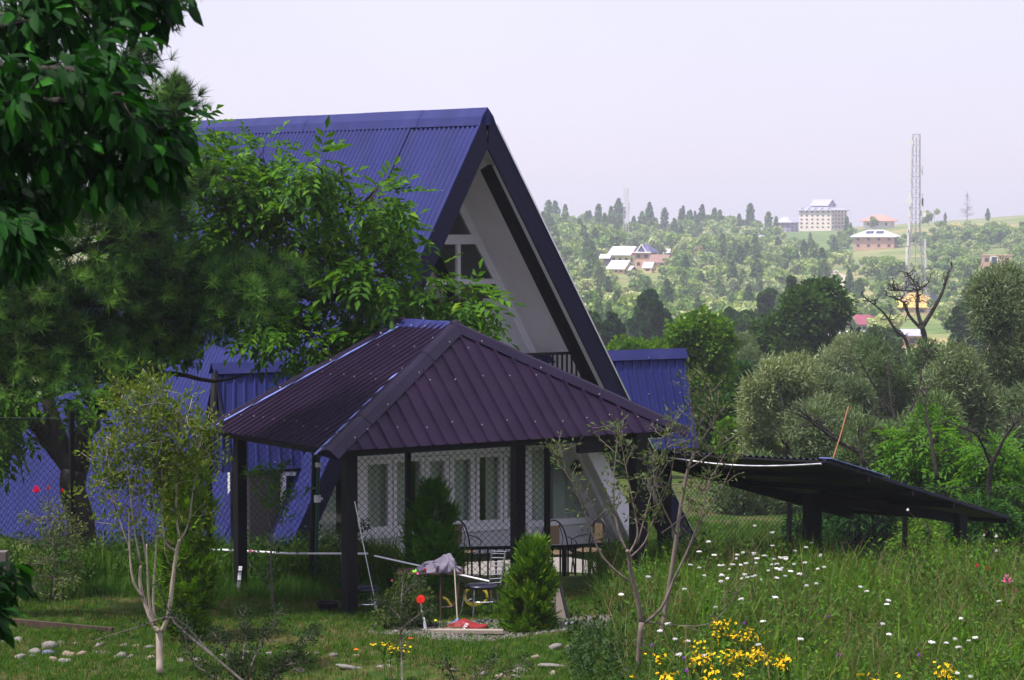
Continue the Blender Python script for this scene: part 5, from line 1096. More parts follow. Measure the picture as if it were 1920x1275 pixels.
MB().prism([c + A3(-1.4, -.88, 1.05), c + A3(.9, -.88, 1.05), c + A3(.5, -.88, 1.48), c + A3(-1.3, -.88, 1.48)], (0, 1.76, 0)).build('window', GLS, cr)
for x_, y_ in ((-1.3, -.8), (1.3, -.8), (-1.3, .8), (1.3, .8)): MB().tube([c + A3(x_, y_ - .1, .35), c + A3(x_, y_ + .1, .35)], .34, 10).build('wheel', DWD, cr)
c = ground_at(1786, 431, 900); ex = empty('digger', c, 'tiny yellow digger on the bare crest', 'excavator')
MB().box(c + A3(0, 0, 1.3), (2.6, 2.2, 1.4)).box(c + A3(.2, 0, 2.5), (1.3, 1.6, 1.2)).build('cab', YEL, ex); MB().bar(c + A3(1.2, 0, 1.8), c + A3(3.2, 0, 3.4), .35, .35).bar(c + A3(3.2, 0, 3.4), c + A3(4.3, 0, 1.2), .3, .3).build('arm', YEL, ex); MB().box(c + A3(0, -.9, .35), (3.2, .6, .7)).box(c + A3(0, .9, .35), (3.2, .6, .7)).build('track', DWD, ex)
fq = [ground_at(px, py, 500) for px, py in ((1648, 527), (1665, 519), (1683, 508))]
fw = empty('sheet_fence', fq[1], 'pale blue corrugated sheet fence running up the slope below the tower', 'fence')
for a, b in zip(fq, fq[1:]): MB().prism([a - A3(0, 0, .3), b - A3(0, 0, .3), b + A3(0, 0, 1.3), a + A3(0, 0, 1.3)], (0.05, .1, 0)).build('sheet', SILV, fw)
# ---- woods
WOODS = {}
def blocked(px, py): return any(((px - a) / (rx + 1e-6)) ** 2 + ((py - b) / (ry + 1e-6)) ** 2 < 1 for a, b, rx, ry in KEEP)
def scat(n, x0, x1, y0, y1, kinds, s0, s1, wgt=None):
    k = 0
    for _ in range(n * 12):
        if k >= n: break
        px, py = rng.uniform(x0, x1), rng.uniform(y0, y1); q = ground_at(px, py, 260)
        if q[1] > 2000: continue
        kd = kinds[rng.integers(len(kinds))]; hpx = {'poplar': 13, 'broad': 8.5, 'willow': 7.5, 'fir': 14}[kd] * F / q[1]; s = rng.uniform(s0, s1)
        if any(blocked(px, py - f * hpx * s) for f in (.0, .45, .9)): continue
        WOODS.setdefault(kd, []).append((q[0], q[1], s)); k += 1
# crest line left of the hotel, then the wooded left slope, sparse right slope, valley floor
scat(52, 985, 1470, 437, 446, ('poplar', 'broad', 'poplar', 'broad'), .7, 1.35)
scat(290, 1000, 1480, 446, 494, ('broad', 'broad', 'willow', 'poplar', 'willow', 'broad', 'willow'), .65, 1.2)
scat(240, 1010, 1600, 498, 565, ('willow', 'broad', 'willow', 'broad', 'poplar'), .5, 1.0)
scat(150, 1040, 1700, 560, 640, ('willow', 'willow', 'broad', 'poplar'), .5, .85)
scat(24, 1430, 1600, 440, 500, ('poplar', 'broad', 'broad'), .5, .85)
scat(150, 1600, 1960, 445, 525, ('broad', 'willow', 'broad'), .45, .8)
scat(34, 1760, 1960, 440, 470, ('broad', 'broad', 'willow'), .6, 1.1)
scat(110, 1640, 1960, 525, 625, ('broad', 'willow', 'poplar'), .35, .6)
scat(16, 860, 985, 436, 560, ('broad', 'willow', 'poplar'), .6, 1.1)
hid = WOODS; WOODS = {}; scat(130, 250, 960, 438, 600, ('broad', 'willow', 'broad', 'poplar'), .7, 1.25); BEHIND, WOODS = WOODS, hid   # the same woods going on behind the house
for px, py, kd, s, w, lab in [(1281, 442, 'fir', 1.0, 1.1, 'dark conifer with flat tiers standing above the wooded crest'), (1303, 440, 'poplar', .95, .7, 'narrow poplar right of the tiered conifer on the crest'), (1319, 438, 'poplar', .75, .7, 'thin bare stemmed poplar on the crest'), (1441, 436, 'poplar', 1.0, 1.2, 'tall bushy poplar on the crest left of the villa'), (1641, 425, 'broad', .8, .9, 'small round tree behind the rusty red roof'), (1772, 430, 'poplar', .5, .9, 'lone slim tree on the bare crest'), (1741, 432, 'broad', 1.1, .8, 'dark tree just right of the tall tower'), (1160, 446, 'poplar', 1.4, 1.0, 'tallest poplar beside the slim far mast'), (1852, 424, 'poplar', .55, 1.2, 'small dark tree on the right crest')]:
    d = 1440 if px > 1500 else 1380; q = P(px, py, d); far_tree(kd, q[0], d, s, lab, None, False, w)
# the 270 of each kind that show largest are trees of their own; the small remainder is one mass
wv, wf, wm, wo_ = [], [], [], 0; mats_ = []
for kd, lst in WOODS.items():
    lst.sort(key=lambda q: -q[2] / q[1])
    for x, y, s in lst[:270]: far_tree(kd, x, y, s)
    for x, y, s in lst[270:] + BEHIND.get(kd, []):
        me = PR[kd][rng.integers(4)]; n = len(me.vertices); co = np.empty(n * 3, np.float32); me.vertices.foreach_get('co', co); co = co.reshape(-1, 3) * s; a = rng.uniform(0, 6.28); c_, s_ = math.cos(a), math.sin(a)
        wv.append(np.stack([co[:, 0] * c_ - co[:, 1] * s_ + x, co[:, 0] * s_ + co[:, 1] * c_ + y, co[:, 2] + G(x, y)], 1)); f = np.empty(len(me.polygons) * 4, np.int32); me.polygons.foreach_get('vertices', f); mi = np.empty(len(me.polygons), np.int32); me.polygons.foreach_get('material_index', mi)
        if kd not in mats_: mats_.append(kd)
        wf.append(f.reshape(-1, 4) + wo_); wm.append(np.where(mi == 0, mats_.index(kd), 9)); wo_ += n
if wv:
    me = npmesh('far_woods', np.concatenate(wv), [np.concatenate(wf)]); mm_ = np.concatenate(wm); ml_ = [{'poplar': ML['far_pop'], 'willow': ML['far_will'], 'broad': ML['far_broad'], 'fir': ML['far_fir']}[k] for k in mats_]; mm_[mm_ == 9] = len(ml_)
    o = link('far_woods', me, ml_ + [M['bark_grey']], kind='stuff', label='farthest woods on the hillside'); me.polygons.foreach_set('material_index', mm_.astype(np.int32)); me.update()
# bare pale conifer on the crest
b = A3(P(1813, 430, 1420)[0], 1420, 0); b[2] = G(b[0], b[1]); t = tree('dead_conifer', 'leafless grey conifer on the right crest', b); wd = Wood(); wd.mb.tube([b, b + A3(0, 0, 17)], [.3, .08], 5)
for i in range(70): z = rng.uniform(3, 16); a = rng.uniform(0, 6.28); L = (17.5 - z) * .33; q = b + A3(0, 0, z); wd.limb(q, q + A3(math.cos(a) * L, math.sin(a) * L, .15 * L), .12, .05, 4, .06, 0, 3)
wd.mb.build('trunk', hm_('grey dead wood', (.22, .18, .18)), t)
# ================================================================ lawn, meadow and garden things
def blade_tuft(n, seed, spread, bend, wid):
    r = np.random.default_rng(seed); v, f = [], []
    for i in range(n):
        a = r.uniform(0, 6.283); b = A3(0, math.cos(a), math.sin(a)) * spread * r.random() ** .5; b2 = r.uniform(0, 6.283); o_ = A3(0, math.cos(b2), math.sin(b2)); s = A3(0, -o_[2], o_[1]) * wid * r.uniform(.7, 1.2); h = r.uniform(.55, 1.1); bd = bend * r.uniform(.2, 1)
        o = len(v); v += [b - s, b + s, b + A3(h * .55, 0, 0) + o_ * bd * .35 + s * .8, b + A3(h * .55, 0, 0) + o_ * bd * .35 - s * .8, b + A3(h * (1 - .25 * bd), 0, 0) + o_ * bd]; f += [(o, o + 1, o + 2, o + 3), (o + 3, o + 2, o + 4)]
    return v, f
def strew(name, n, box_, tm, hmin, hmax, m_, label, ok=None, lean=.25):
    x = rng.uniform(box_[0], box_[1], n); y = rng.uniform(box_[2], box_[3], n)
    if ok is not None: k = ok(x, y); x, y = x[k], y[k]
    n = len(x); pos = np.stack([x, y, gz(x, y) - .01], 1); ax = rdir(n) * lean + A3(0, 0, 1); h = rng.uniform(hmin, hmax, n)
    return scatter(name, tm, pos, ax, rdir(n), h, m_, None, label=label, kind='stuff')
patch = lambda x, y: np.sin(x * 1.1 + y * .6) + np.sin(y * 1.7 - x * .5 + 1) + rng.normal(size=len(x)) * .6
def edge(y): return 1.55 + .25 * np.sin(y * 1.3)                                     # lawn ends and the meadow starts
inlawn = lambda x, y: (x < edge(y) + rng.normal(size=len(x)) * .35) & ~((x > -1.7) & (x < 1.3) & (y > 34.6) & (y < 36.2) & (rng.random(len(x)) < .75))
strew('lawn_grass', 30000, (-8.5, 2.3, 29.2, 40.8), blade_tuft(7, 1, .55, .6, .05), .05, .12, ML['grass'], 'short patchy lawn grass', lambda x, y: inlawn(x, y) & (patch(x, y) > -1.1))
strew('dry_grass', 10000, (-8.5, 2.3, 29.2, 40.8), blade_tuft(6, 2, .7, .9, .045), .04, .10, ML['dry'], 'dry straw coloured grass in the lawn', lambda x, y: inlawn(x, y) & (patch(x, y) < .1))
strew('long_grass', 9000, (-9, -1.9, 40.3, 44.5), blade_tuft(7, 3, .16, .35, .014), .35, .85, ML['tall'], 'long unmown grass behind the wire fence', lambda x, y: (rng.random(len(x)) < .75) & ~((x > -1.5) & (y > 42.6)))
strew('long_grass', 1600, (-8.5, -1.9, 38.6, 40.4), blade_tuft(7, 3, .2, .4, .014), .2, .5, ML['tall'], 'long grass along the foot of the fence')
inmead = lambda x, y: x > edge(y) + rng.normal(size=len(x)) * .25
strew('meadow_grass', 21000, (1.2, 10.5, 25.5, 43.5), blade_tuft(8, 4, .22, .55, .009), .3, .72, ML['tall'], 'tall wild meadow grass', lambda x, y: inmead(x, y) & (patch(x, y) > -1.3))
strew('meadow_grass', 4600, (1.4, 10.5, 26, 43), blade_tuft(5, 6, .22, .8, .007), .55, .95, ML['dry'], 'pale seeding stalks in the meadow', inmead)
strew('slope_grass', 9000, (2, 12, 43, 62), blade_tuft(7, 7, .3, .5, .02), .12, .35, ML['tall'], 'grass on the lower lawn beyond the fence')
# broad leaved weeds through the meadow
def weeds(name, n, box_, m_, label, h0, h1, per, size, ok=None):
    x = rng.uniform(box_[0], box_[1], n); y = rng.uniform(box_[2], box_[3], n)
    if ok is not None: k = ok(x, y); x, y = x[k], y[k]
    n = len(x); h = rng.uniform(h0, h1, n); t = np.tile(np.linspace(.25, 1, per), n); i = np.repeat(np.arange(n), per); pos = np.stack([x[i], y[i], gz(x[i], y[i]) + h[i] * t], 1) + rng.normal(size=(n * per, 3)) * A3(.05, .05, .02)
    ax = rdir(n * per) + A3(0, 0, .45); nn = rdir(n * per) * .6 + A3(0, 0, 1)
    return scatter(name, LEAF, pos, ax, nn, size * rng.uniform(.6, 1.2, n * per), m_, None, label=label, kind='stuff')
weeds('meadow_weeds', 3800, (1.4, 10.5, 25.5, 43), ML['bush'], 'leafy green weeds growing through the meadow', .25, .72, 18, .085, inmead)
weeds('meadow_weeds', 900, (1.6, 10.5, 26, 41), ML['bright'], 'light green feathery weeds in the meadow', .3, .65, 16, .07, lambda x, y: inmead(x, y) & (np.hypot((x - 2.75) / 1.0, (y - 28.8) / 1.5) < 1))
clump = lambda x, y: inmead(x, y) & (np.sin(x * 2.1 + 1.3 * np.sin(y * .9)) * np.sin(y * 1.6 + x * .7) + rng.normal(size=len(x)) * .12 > .5)
weeds('meadow_weeds', 3600, (1.5, 10.5, 25.8, 42.5), ML['mid'], 'taller clumps of leafy weeds in the meadow', .4, .95, 20, .075, clump)
strew('meadow_grass', 7000, (1.4, 10.5, 26, 43), blade_tuft(8, 9, .12, .5, .012), .55, .95, ML['mid'], 'taller clumps of bright grass in the meadow', lambda x, y: inmead(x, y) & (np.sin(x * 1.7 - y * 1.1 + 2) * np.sin(y * 1.3 + x) + rng.normal(size=len(x)) * .1 > .62))
weeds('fence_weeds', 700, (-9, 1, 39.8, 43), ML['bush'], 'dark leafy weeds at the foot of the fence', .3, .8, 20, .10, lambda x, y: x < -2.3 + .3 * np.sin(y))
weeds('border_weeds', 260, (.7, 2.0, 29.2, 35), ML['rose'], 'low dark plants at the edge of the gravel', .12, .45, 16, .085)
# ---- stones
def stone_mesh(seed, m_):
    r = np.random.default_rng(seed); mb = MB(); nu, nv = 14, 9; ph = r.uniform(0, 6, 8); vs = []
    for j in range(nv):
        th = math.pi * (j + .0) / (nv - 1)
        for i in range(nu):
            a = 2 * math.pi * i / nu; d = A3(math.sin(th) * math.cos(a), math.sin(th) * math.sin(a), math.cos(th)); k = 1 + .13 * math.sin(2 * d[0] * 2 + ph[0]) + .12 * math.sin(3 * d[1] + ph[1] + d[2] * 2) + .07 * math.sin(6 * d[2] + 4 * d[0] + ph[2])
            d = np.sign(d) * np.abs(d) ** .85; vs.append(d * k)
    mb.add(vs, [(j * nu + i, (j + 1) * nu + i, (j + 1) * nu + (i + 1) % nu, j * nu + (i + 1) % nu) for j in range(nv - 1) for i in range(nu)])
    me = bpy.data.meshes.new('stone'); me.from_pydata(mb.v, [], mb.f); me.materials.append(m_); me.polygons.foreach_set('use_smooth', np.ones(len(me.polygons), bool)); me.validate(); return me
SM = {c: [stone_mesh(50 + i, M[c]) for i in range(4)] for c in ('stone', 'stone_blue', 'stone_tan')}
def stone(px, py, r, c='stone', label=None, flat_=.72, group='pale stones edging the lawn path', name='stone'):
    q = ground_at(px, py + r * .5, 24, 60); s = r * q[1] / F; o = bpy.data.objects.new(name, SM[c][rng.integers(4)]); COL.objects.link(o)
    o.location = (q[0], q[1], q[2] + s * flat_ * .12); o.scale = (s * rng.uniform(.95, 1.15), s * rng.uniform(.8, 1.1), s * flat_); o.rotation_euler = (rng.normal() * .12, rng.normal() * .12, rng.uniform(0, 6.28))
    return setp(o, label or 'pale rounded stone in the row along the lawn path', 'stone', None if label else group)
stone(92, 1222, 11, 'stone_blue', 'blue grey stone in the middle of the stone heap at the left'); stone(94, 1207, 15, 'stone', 'largest pale grey stone on the heap at the left'); stone(32, 1199, 11, 'stone', 'pale round stone lying apart, left of the stone heap'); stone(127, 1225, 11, 'stone_tan', 'tan square stone right of the blue grey stone'); stone(101, 1234, 9, 'stone_tan', 'tan flat stone below the blue grey stone'); stone(121, 1238, 11, 'stone', 'grey pointed stone lowest in the heap'); stone(66, 1219, 11, 'stone', 'cream round stone left of the blue grey stone')
stone(1192, 1232, 20, 'stone_tan', 'large tan boulder beside the apple trunk'); stone(1182, 1256, 20, 'stone', 'large grey boulder in front of the tan boulder')
for px, py, r in [(116, 1204, 7), (141, 1206, 6), (152, 1224, 10), (37, 1229, 9), (60, 1229, 6), (47, 1243, 5), (234, 1209, 7), (257, 1210, 8), (280, 1212, 9), (185, 1208, 9), (226, 1227, 12), (244, 1230, 7), (281, 1232, 9), (386, 1221, 6), (464, 1222, 6), (367, 1236, 9), (337, 1237, 9), (420, 1228, 8), (505, 1224, 7), (540, 1222, 7), (575, 1226, 7), (592, 1225, 6), (625, 1227, 8), (668, 1228, 7), (940, 1266, 9), (968, 1268, 9), (1036, 1261, 9), (905, 1262, 7), (850, 1255, 6), (1075, 1215, 12), (1115, 1212, 13), (1040, 1210, 12), (1140, 1205, 11), (8, 1202, 7), (1005, 1230, 8)]: stone(px, py, r, ('stone', 'stone', 'stone_tan')[rng.integers(3)])
for px, py, r in [(190, 1217, 16), (655, 1240, 26), (722, 1243, 16), (735, 1234, 10), (1040, 1238, 30), (975, 1250, 18), (560, 1250, 14)]: setp(stone(px, py, r, 'stone', 'flat pale stepping stone sunk in the lawn', .22, None, 'stepping_stone'), group='flat stepping stones in the lawn')
for i in range(16): 
    px, py = 1052 + (i % 6) * 10 + rng.normal() * 2, 1122 + (i // 6) * 9; q = P(px, py, 42.6 - .25 * (i // 6)); o = bpy.data.objects.new('stone', SM['stone' if i % 5 else 'stone_blue'][i % 4]); COL.objects.link(o); o.location = q; s = .052 + .012 * rng.random(); o.scale = (s * 1.2, s, s * .8); setp(o, 'small rounded stone in the rubble wall under the patio edge', 'stone', 'stones of the rubble wall under the patio')
gv = rng.uniform(-1.9, 1.35, 5200); gy = rng.uniform(34.5, 36.6, 5200); kk = (np.abs(gy - 35.5 - .25 * np.sin(gv * 2)) < .8) & (rng.random(5200) < .8); gv, gy = gv[kk], gy[kk]
octa = ([(1, 0, 0), (-1, 0, 0), (0, 1, 0), (0, -1, 0), (0, 0, .7), (0, 0, -.7)], [(0, 2, 4), (2, 1, 4), (1, 3, 4), (3, 0, 4), (2, 0, 5), (1, 2, 5), (3, 1, 5), (0, 3, 5)])
scatter('gravel', octa, np.stack([gv, gy, gz(gv, gy) + .004], 1), rdir(len(gv)), rdir(len(gv)), rng.uniform(.012, .03, len(gv)), mat('grey gravel', (.13, .12, .11), .9, var=.45, vscale=30), None, label='grey gravel around the plank in front of the gazebo', kind='stuff')
# timber edging, stone pillar
a, b = ground_at(22, 1170, 25, 60), ground_at(212, 1187, 25, 60); MB().bar(a + UPZ * .02, b + UPZ * .02, .06, .1).build('edging_board', M['brownwood'], None, 'low dark brown board edging the lawn behind the stones', 'board', loc=a)
q = base(-6, 37.5); pl = empty('stone_pillar', q, 'rough stone pillar with dark cap at the left edge', 'pillar')
vs = MB().box(q + A3(0, 0, .2), (.34, .34, .5)).box(q + A3(.01, -.01, .34), (.36, .35, .12)).build('pillar_body', M['stone'], pl); MB().box(q + A3(0, 0, .66), (.25, .25, .42)).build('cap', M['wallgrey'], pl)
# ---- table with cloth
d0 = 36.6; tb = base(806, d0); tz = P(800, 1071, d0)[2]; t = empty('table', tb, 'low metal table carrying the heap of mauve cloth', 'table')
w2 = 62 * d0 / F
MB().box((tb[0], tb[1], tz), (w2 * 2, .6, .016)).build('table_top', M['brownwood'], t)
for sx_ in (-1, 1):
    x = tb[0] + sx_ * (w2 - .06); MB().tube([(x, tb[1] - .25, tz - .02), (x, tb[1] - .26, tz - .35), (x - sx_ * .08, tb[1] - .22, tz - .46), (x - sx_ * .25, tb[1] - .2, tz - .48)], .016, 6).build('leg_brace', M['brownwood'], t)
    for sy_ in (-.25, .25): MB().tube([(x - sx_ * .24, tb[1] + sy_, tz), (x - sx_ * .24, tb[1] + sy_, tb[2])], .016, 6).build('leg', M['brownwood'], t)
def heap(name, c, rx, ry, rz, m_, label, cat, seed, fold=.12, flat_=0., n=34):
    r = np.random.default_rng(seed); ph = r.uniform(0, 6, 10); mb = MB(); nu, nv = n, n // 2; vs = []
    for j in range(nv):
        th = (math.pi / 2) * j / (nv - 1)
        for i in range(nu):
            a = 2 * math.pi * i / nu; x, y, z = math.sin(th) * math.cos(a), math.sin(th) * math.sin(a), math.cos(th)
            k = 1 + fold * (math.sin(5 * a + 3 * z + ph[0]) * .5 + math.sin(9 * x + 4 * z + ph[1]) * .6 + math.sin(13 * a - 6 * z + ph[2]) * .35) + .14 * math.sin(2.3 * a + ph[3])
            vs.append(A3(x * k * rx, y * k * ry, max(0, z) ** .8 * rz * (1 + .35 * math.sin(3 * x * 1.6 + ph[4]) + fold * math.sin(11 * x + 6 * y + ph[5]))) + np.asarray(c))
    mb.add(vs, [(j * nu + i, (j + 1) * nu + i, (j + 1) * nu + (i + 1) % nu, j * nu + (i + 1) % nu) for j in range(nv - 1) for i in range(nu)] + [tuple((nv - 1) * nu + i for i in range(nu))[::-1]])
    return mb.build(name, m_, None, label, cat, loc=c, smooth=True)
heap('cloth', A3(P(832, 1068, d0)[0], d0 - .05, tz + .012), .27, .24, .16, M['cloth'], 'crumpled mauve grey cloth heaped on the low table', 'cloth', 3, .26, n=64)
heap('cap', A3(P(791, 1068, d0)[0], d0 - .1, tz + .012), .065, .08, .085, M['cloth2'], 'small dark grey cap left of the mauve cloth', 'cap', 5, .05)
heap('lime_cup', A3(P(779, 1068, d0)[0], d0 - .2, tz + .012), .035, .04, .035, M['lime'], 'small lime green thing on the table left of the cap', 'cup', 6, .03)
# ---- chairs of black vinyl and chrome
def steel_chair(name, label, seatpx, d, legs, back, nsl):
    sp = P(*seatpx, d); t = empty(name, A3(sp[0], d, G(sp[0], d)), label, 'chair')
    MB().lathe(sp - UPZ * .03, [(.0, 0), (.19, .0), (.225, .015), (.23, .035), (.21, .055), (.0, .062)], 20).build('seat', M['seat'], t, smooth=True)
    for (x0, y0), (x1, y1), dd in legs:
        p, q = P(x0, y0, d + dd * .6), P(x1, y1, d + dd); q[2] = G(q[0], q[1]); MB().tube([p, p * .6 + q * .4 + A3(0, 0, -.03), q], .013, 7).build('leg', M['chrome'], t)
    MB().tube([sp + A3(.2 * math.cos(a), .2 * math.sin(a), -.2) for a in np.linspace(0, 6.283, 20)], .011, 6).build('foot_ring', M['chrome'], t)
    (a0, a1), (b0, b1), dd = back
    A0, A1, B0, B1 = P(*a0, d + dd), P(*a1, d + dd), P(*b0, d + dd + .22), P(*b1, d + dd + .22); fr = MB().tube([A1, A0, B0, B1], .014, 7).build('back_frame', M['chrome'], t)
    for i in range(nsl): f = (i + .6) / (nsl + .4); MB().tube([A0 + (A1 - A0) * f, (A0 + (A1 - A0) * f + B0 + (B1 - B0) * f) / 2 + A3(.01, .02, 0), B0 + (B1 - B0) * f], .007, 5).build('back_rung', M['chrome'], fr)
    return t
steel_chair('chair', 'chrome chair with round dark seat and ladder back right of the table', (902, 1099), 36.6, [((872, 1106), (862, 1168), -.05), ((889, 1106), (887, 1168), -.15), ((920, 1106), (922, 1150), .15), ((930, 1106), (940, 1150), .1)], (((922, 1033), (917, 1100)), ((948, 1034), (938, 1098)), .1), 8)
steel_chair('chair', 'dark seated chrome chair half hidden behind the front gazebo post', (682, 1104), 37.3, [((650, 1108), (644, 1150), 0), ((700, 1110), (704, 1150), -.1), ((665, 1108), (662, 1150), .2), ((695, 1108), (698, 1145), .25)], (((640, 1040), (646, 1110)), ((652, 1044), (655, 1105)), .1), 6)
q = P(963, 1072, 37.2); g_ = G(q[0], q[1]); bk = empty('wire_basket', A3(q[0], q[1], g_), 'silver wire basket on legs right of the ladder backed chair', 'basket')
for z in (q[2] - .1, q[2], q[2] + .1): MB().bar(A3(q[0] - .12, q[1], z), A3(q[0] + .12, q[1], z), .02, .015).build('rim', M['chrome'], bk)
for x in np.linspace(-.11, .11, 6): MB().bar(A3(q[0] + x, q[1], q[2] - .1), A3(q[0] + x, q[1], q[2] + .1), .01, .01).build('wire', M['chrome'], bk)
for x in (-.11, .11): MB().bar(A3(q[0] + x, q[1], g_), A3(q[0] + x, q[1], q[2] - .1), .02, .02).build('leg', M['chrome'], bk)
# ---- hose, sack, plank, broom, disc and small things on the ground
c = P(892, 1118, 37.6); MB().tube([c + A3(.16 * math.cos(a) * (1 + .05 * math.sin(a * 2.3)), .05 * math.sin(a * .5), .13 * math.sin(a) + .012 * math.sin(a * 1.7)) for a in np.linspace(0, 6.283 * 2.6, 60)], .014, 7).build('hose', M['yellow'], None, 'coil of bright yellow hose seen through the legs of the chair', 'hose', loc=c, smooth=True)
MB().tube([P(825, 1118, 37.4), P(838, 1124, 37.4), P(846, 1136, 37.4)], .018, 7).build('hose', M['yellow'], None, 'short piece of yellow hose below the table', 'hose', loc=P(830, 1124, 37.4))
pq = ground_at(870, 1189, 25, 50); pk = MB().box(pq + A3(-.02, -.02, .04), (1.08, .13, .045), unit(A3(1, -.04, 0)), unit(A3(.04, 1, 0))).build('plank', M['wood_pale'], None, 'pale weathered plank lying on the gravel', 'plank', loc=pq)
sq = ground_at(873, 1183, 25, 50) + A3(0, .22, 0); sq[2] = G(sq[0], sq[1]); sk = heap('sack', sq, .26, .14, .09, M['redsack'], 'red sack with white lettering lying behind the plank', 'sack', 12, .05)
def text(body, size, mat_, mtx, parent, name):
    cu = bpy.data.curves.new(name, 'FONT'); cu.body = body; cu.size = size; cu.extrude = .002; cu.align_x = 'CENTER'; cu.align_y = 'CENTER'; o = bpy.data.objects.new(name, cu); COL.objects.link(o); bpy.context.view_layer.update()
    me = bpy.data.meshes.new_from_object(o.evaluated_get(bpy.context.evaluated_depsgraph_get())); bpy.data.objects.remove(o); me.materials.clear(); me.transform(mtx); return link(name, me, mat_, parent)
rotm = Matrix.Translation((-.0, -.15, .045)) @ Matrix.Rotation(R(62), 4, 'X') @ Matrix.Rotation(R(55), 4, 'Z')
text('VER', .06, M['lettering'], rotm, sk, 'lettering')
heap('cloth', ground_at(862, 1172, 25, 50) + A3(0, .12, 0), .09, .07, .06, mat('blue cloth', (.10, .14, .40), .9), 'small blue cloth beside the red sack', 'cloth', 14, .12)
bq = P(852, 1066, 36.3); b1 = ground_at(858, 1172, 25, 50); MB().tube([bq, b1], .009, 7).build('broom_handle', M['wood_pale'], None, 'thin wooden handle leaning on the table edge behind the red sack', 'handle', loc=b1)
for k, (px, py) in enumerate(((900, 1172), (915, 1170))): heap('shoe', ground_at(px, py, 25, 50) + A3(0, .15 + .02 * k, 0), .07, .04, .05, M['seat'], ('black shoe nearest the red sack', 'black shoe farther from the red sack')[k], 'shoe', 20 + k, .04)
c = ground_at(795, 1176, 25, 50); MB().tube([c + A3(.16 * math.cos(a), .12 * math.sin(a), .03) for a in np.linspace(0, 6.283, 26)], .03, 8).build('tyre', M['black'], None, 'small black tyre lying flat left of the red sack', 'tyre', loc=c, smooth=True)
c = ground_at(817, 1168, 25, 50); MB().lathe(c, [(.02, 0), (.024, .03), (.01, .05)], 8).build('yellow_knob', M['yellow'], None, 'little yellow ball beside the black tyre', 'knob', loc=c)  # small yellow plastic knob lying on the ground
d1 = 35.2; s0 = P(797, 1186, d1); s0[2] = G(s0[0], s0[1]); s1 = P(789, 1124, d1); ds_ = empty('disc_stake', s0, 'round bright red disc on a white stake before the rose bush', 'marker')
MB().tube([s0, s1 - UPZ * .02], .011, 7).build('stake', M['white'], ds_); MB().tube([s1 + A3(0, -.02, 0), s1 + A3(0, .005, 0)], .056, 18).tube([s1 + A3(0, -.026, 0), s1 + A3(0, -.019, 0)], .044, 18).build('disc', M['red'], ds_)
s0 = ground_at(800, 1186, 25, 50); MB().tube([s0, P(795, 1158, s0[1])], .011, 6).build('stake', M['white'], None, 'short white stake leaning beside the red disc stake', 'stake', loc=s0)
c = ground_at(613, 1150, 25, 50) + A3(0, .2, 0); c[2] = G(c[0], c[1]); MB().lathe(c, [(.12, 0), (.155, .12), (.175, .125), (.175, .145), (.15, .145), (.12, .02), (0, .02)], 20).build('tub', M['black'], None, 'black plastic tub on the grass left of the front gazebo post', 'tub', loc=c)
c = ground_at(1067, 1172, 25, 50); MB().prism([c + A3(-.06, -.04, .01), c + A3(.05, -.05, .03), c + A3(.06, .04, .05), c + A3(-.05, .05, .03)], (0, 0, .006)).build('paper', M['lettering'], None, 'scrap of white paper on the gravel beside the leaning panel', 'paper', loc=c)
c = ground_at(1045, 1164, 25, 50); pn = empty('wooden_board', c, 'dark brown framed panel leaning behind the small bright cypress', 'panel'); pA, pB, pC, pD = P(1034, 1160, c[1] + .1), P(1066, 1163, c[1]), P(1051, 1098, c[1] + .35), P(1030, 1100, c[1] + .4)
MB().prism([pA, pB, pC, pD], (0, .03, 0)).build('panel_board', M['brownwood'], pn)
for a, b in ((pA, pB), (pB, pC), (pC, pD), (pD, pA)): MB().bar(a - A3(0, .01, 0), b - A3(0, .01, 0), .04, .03).build('panel_frame', M['black'], pn)
c = ground_at(1034, 1162, 25, 50); ld = empty('rack', c, 'thin chrome rack standing beside the leaning brown panel', 'rack'); a0, a1, b0, b1 = P(1038, 1162, 36.2), P(1026, 1045, 36.6), P(1022, 1160, 36.5), P(1016, 1045, 36.9)
MB().tube([a0, a1], .009, 6).tube([b0, b1], .009, 6).build('upright', M['chrome'], ld)
for f in np.linspace(.35, .98, 8): MB().tube([a0 + (a1 - a0) * f, b0 + (b1 - b0) * f], .006, 5).build('rung', M['chrome'], ld)
s0 = P(702, 1042, 37.8); s1 = P(918, 1090, 37.0); 
MB().tube([s0, s1], .012, 6).build('thin_pole', M['white'], None, 'thin white pole slanting behind the table towards the chair', 'pole', loc=s0)
s0 = P(665, 940, 36.75); s1 = ground_at(708, 1150, 25, 50); MB().tube([s0, (s0 + s1) / 2 - A3(0, 0, .02), s1], .006, 5).build('cord', M['white'], None, 'thin pale cord running down from the front gazebo post', 'cord', loc=s1)
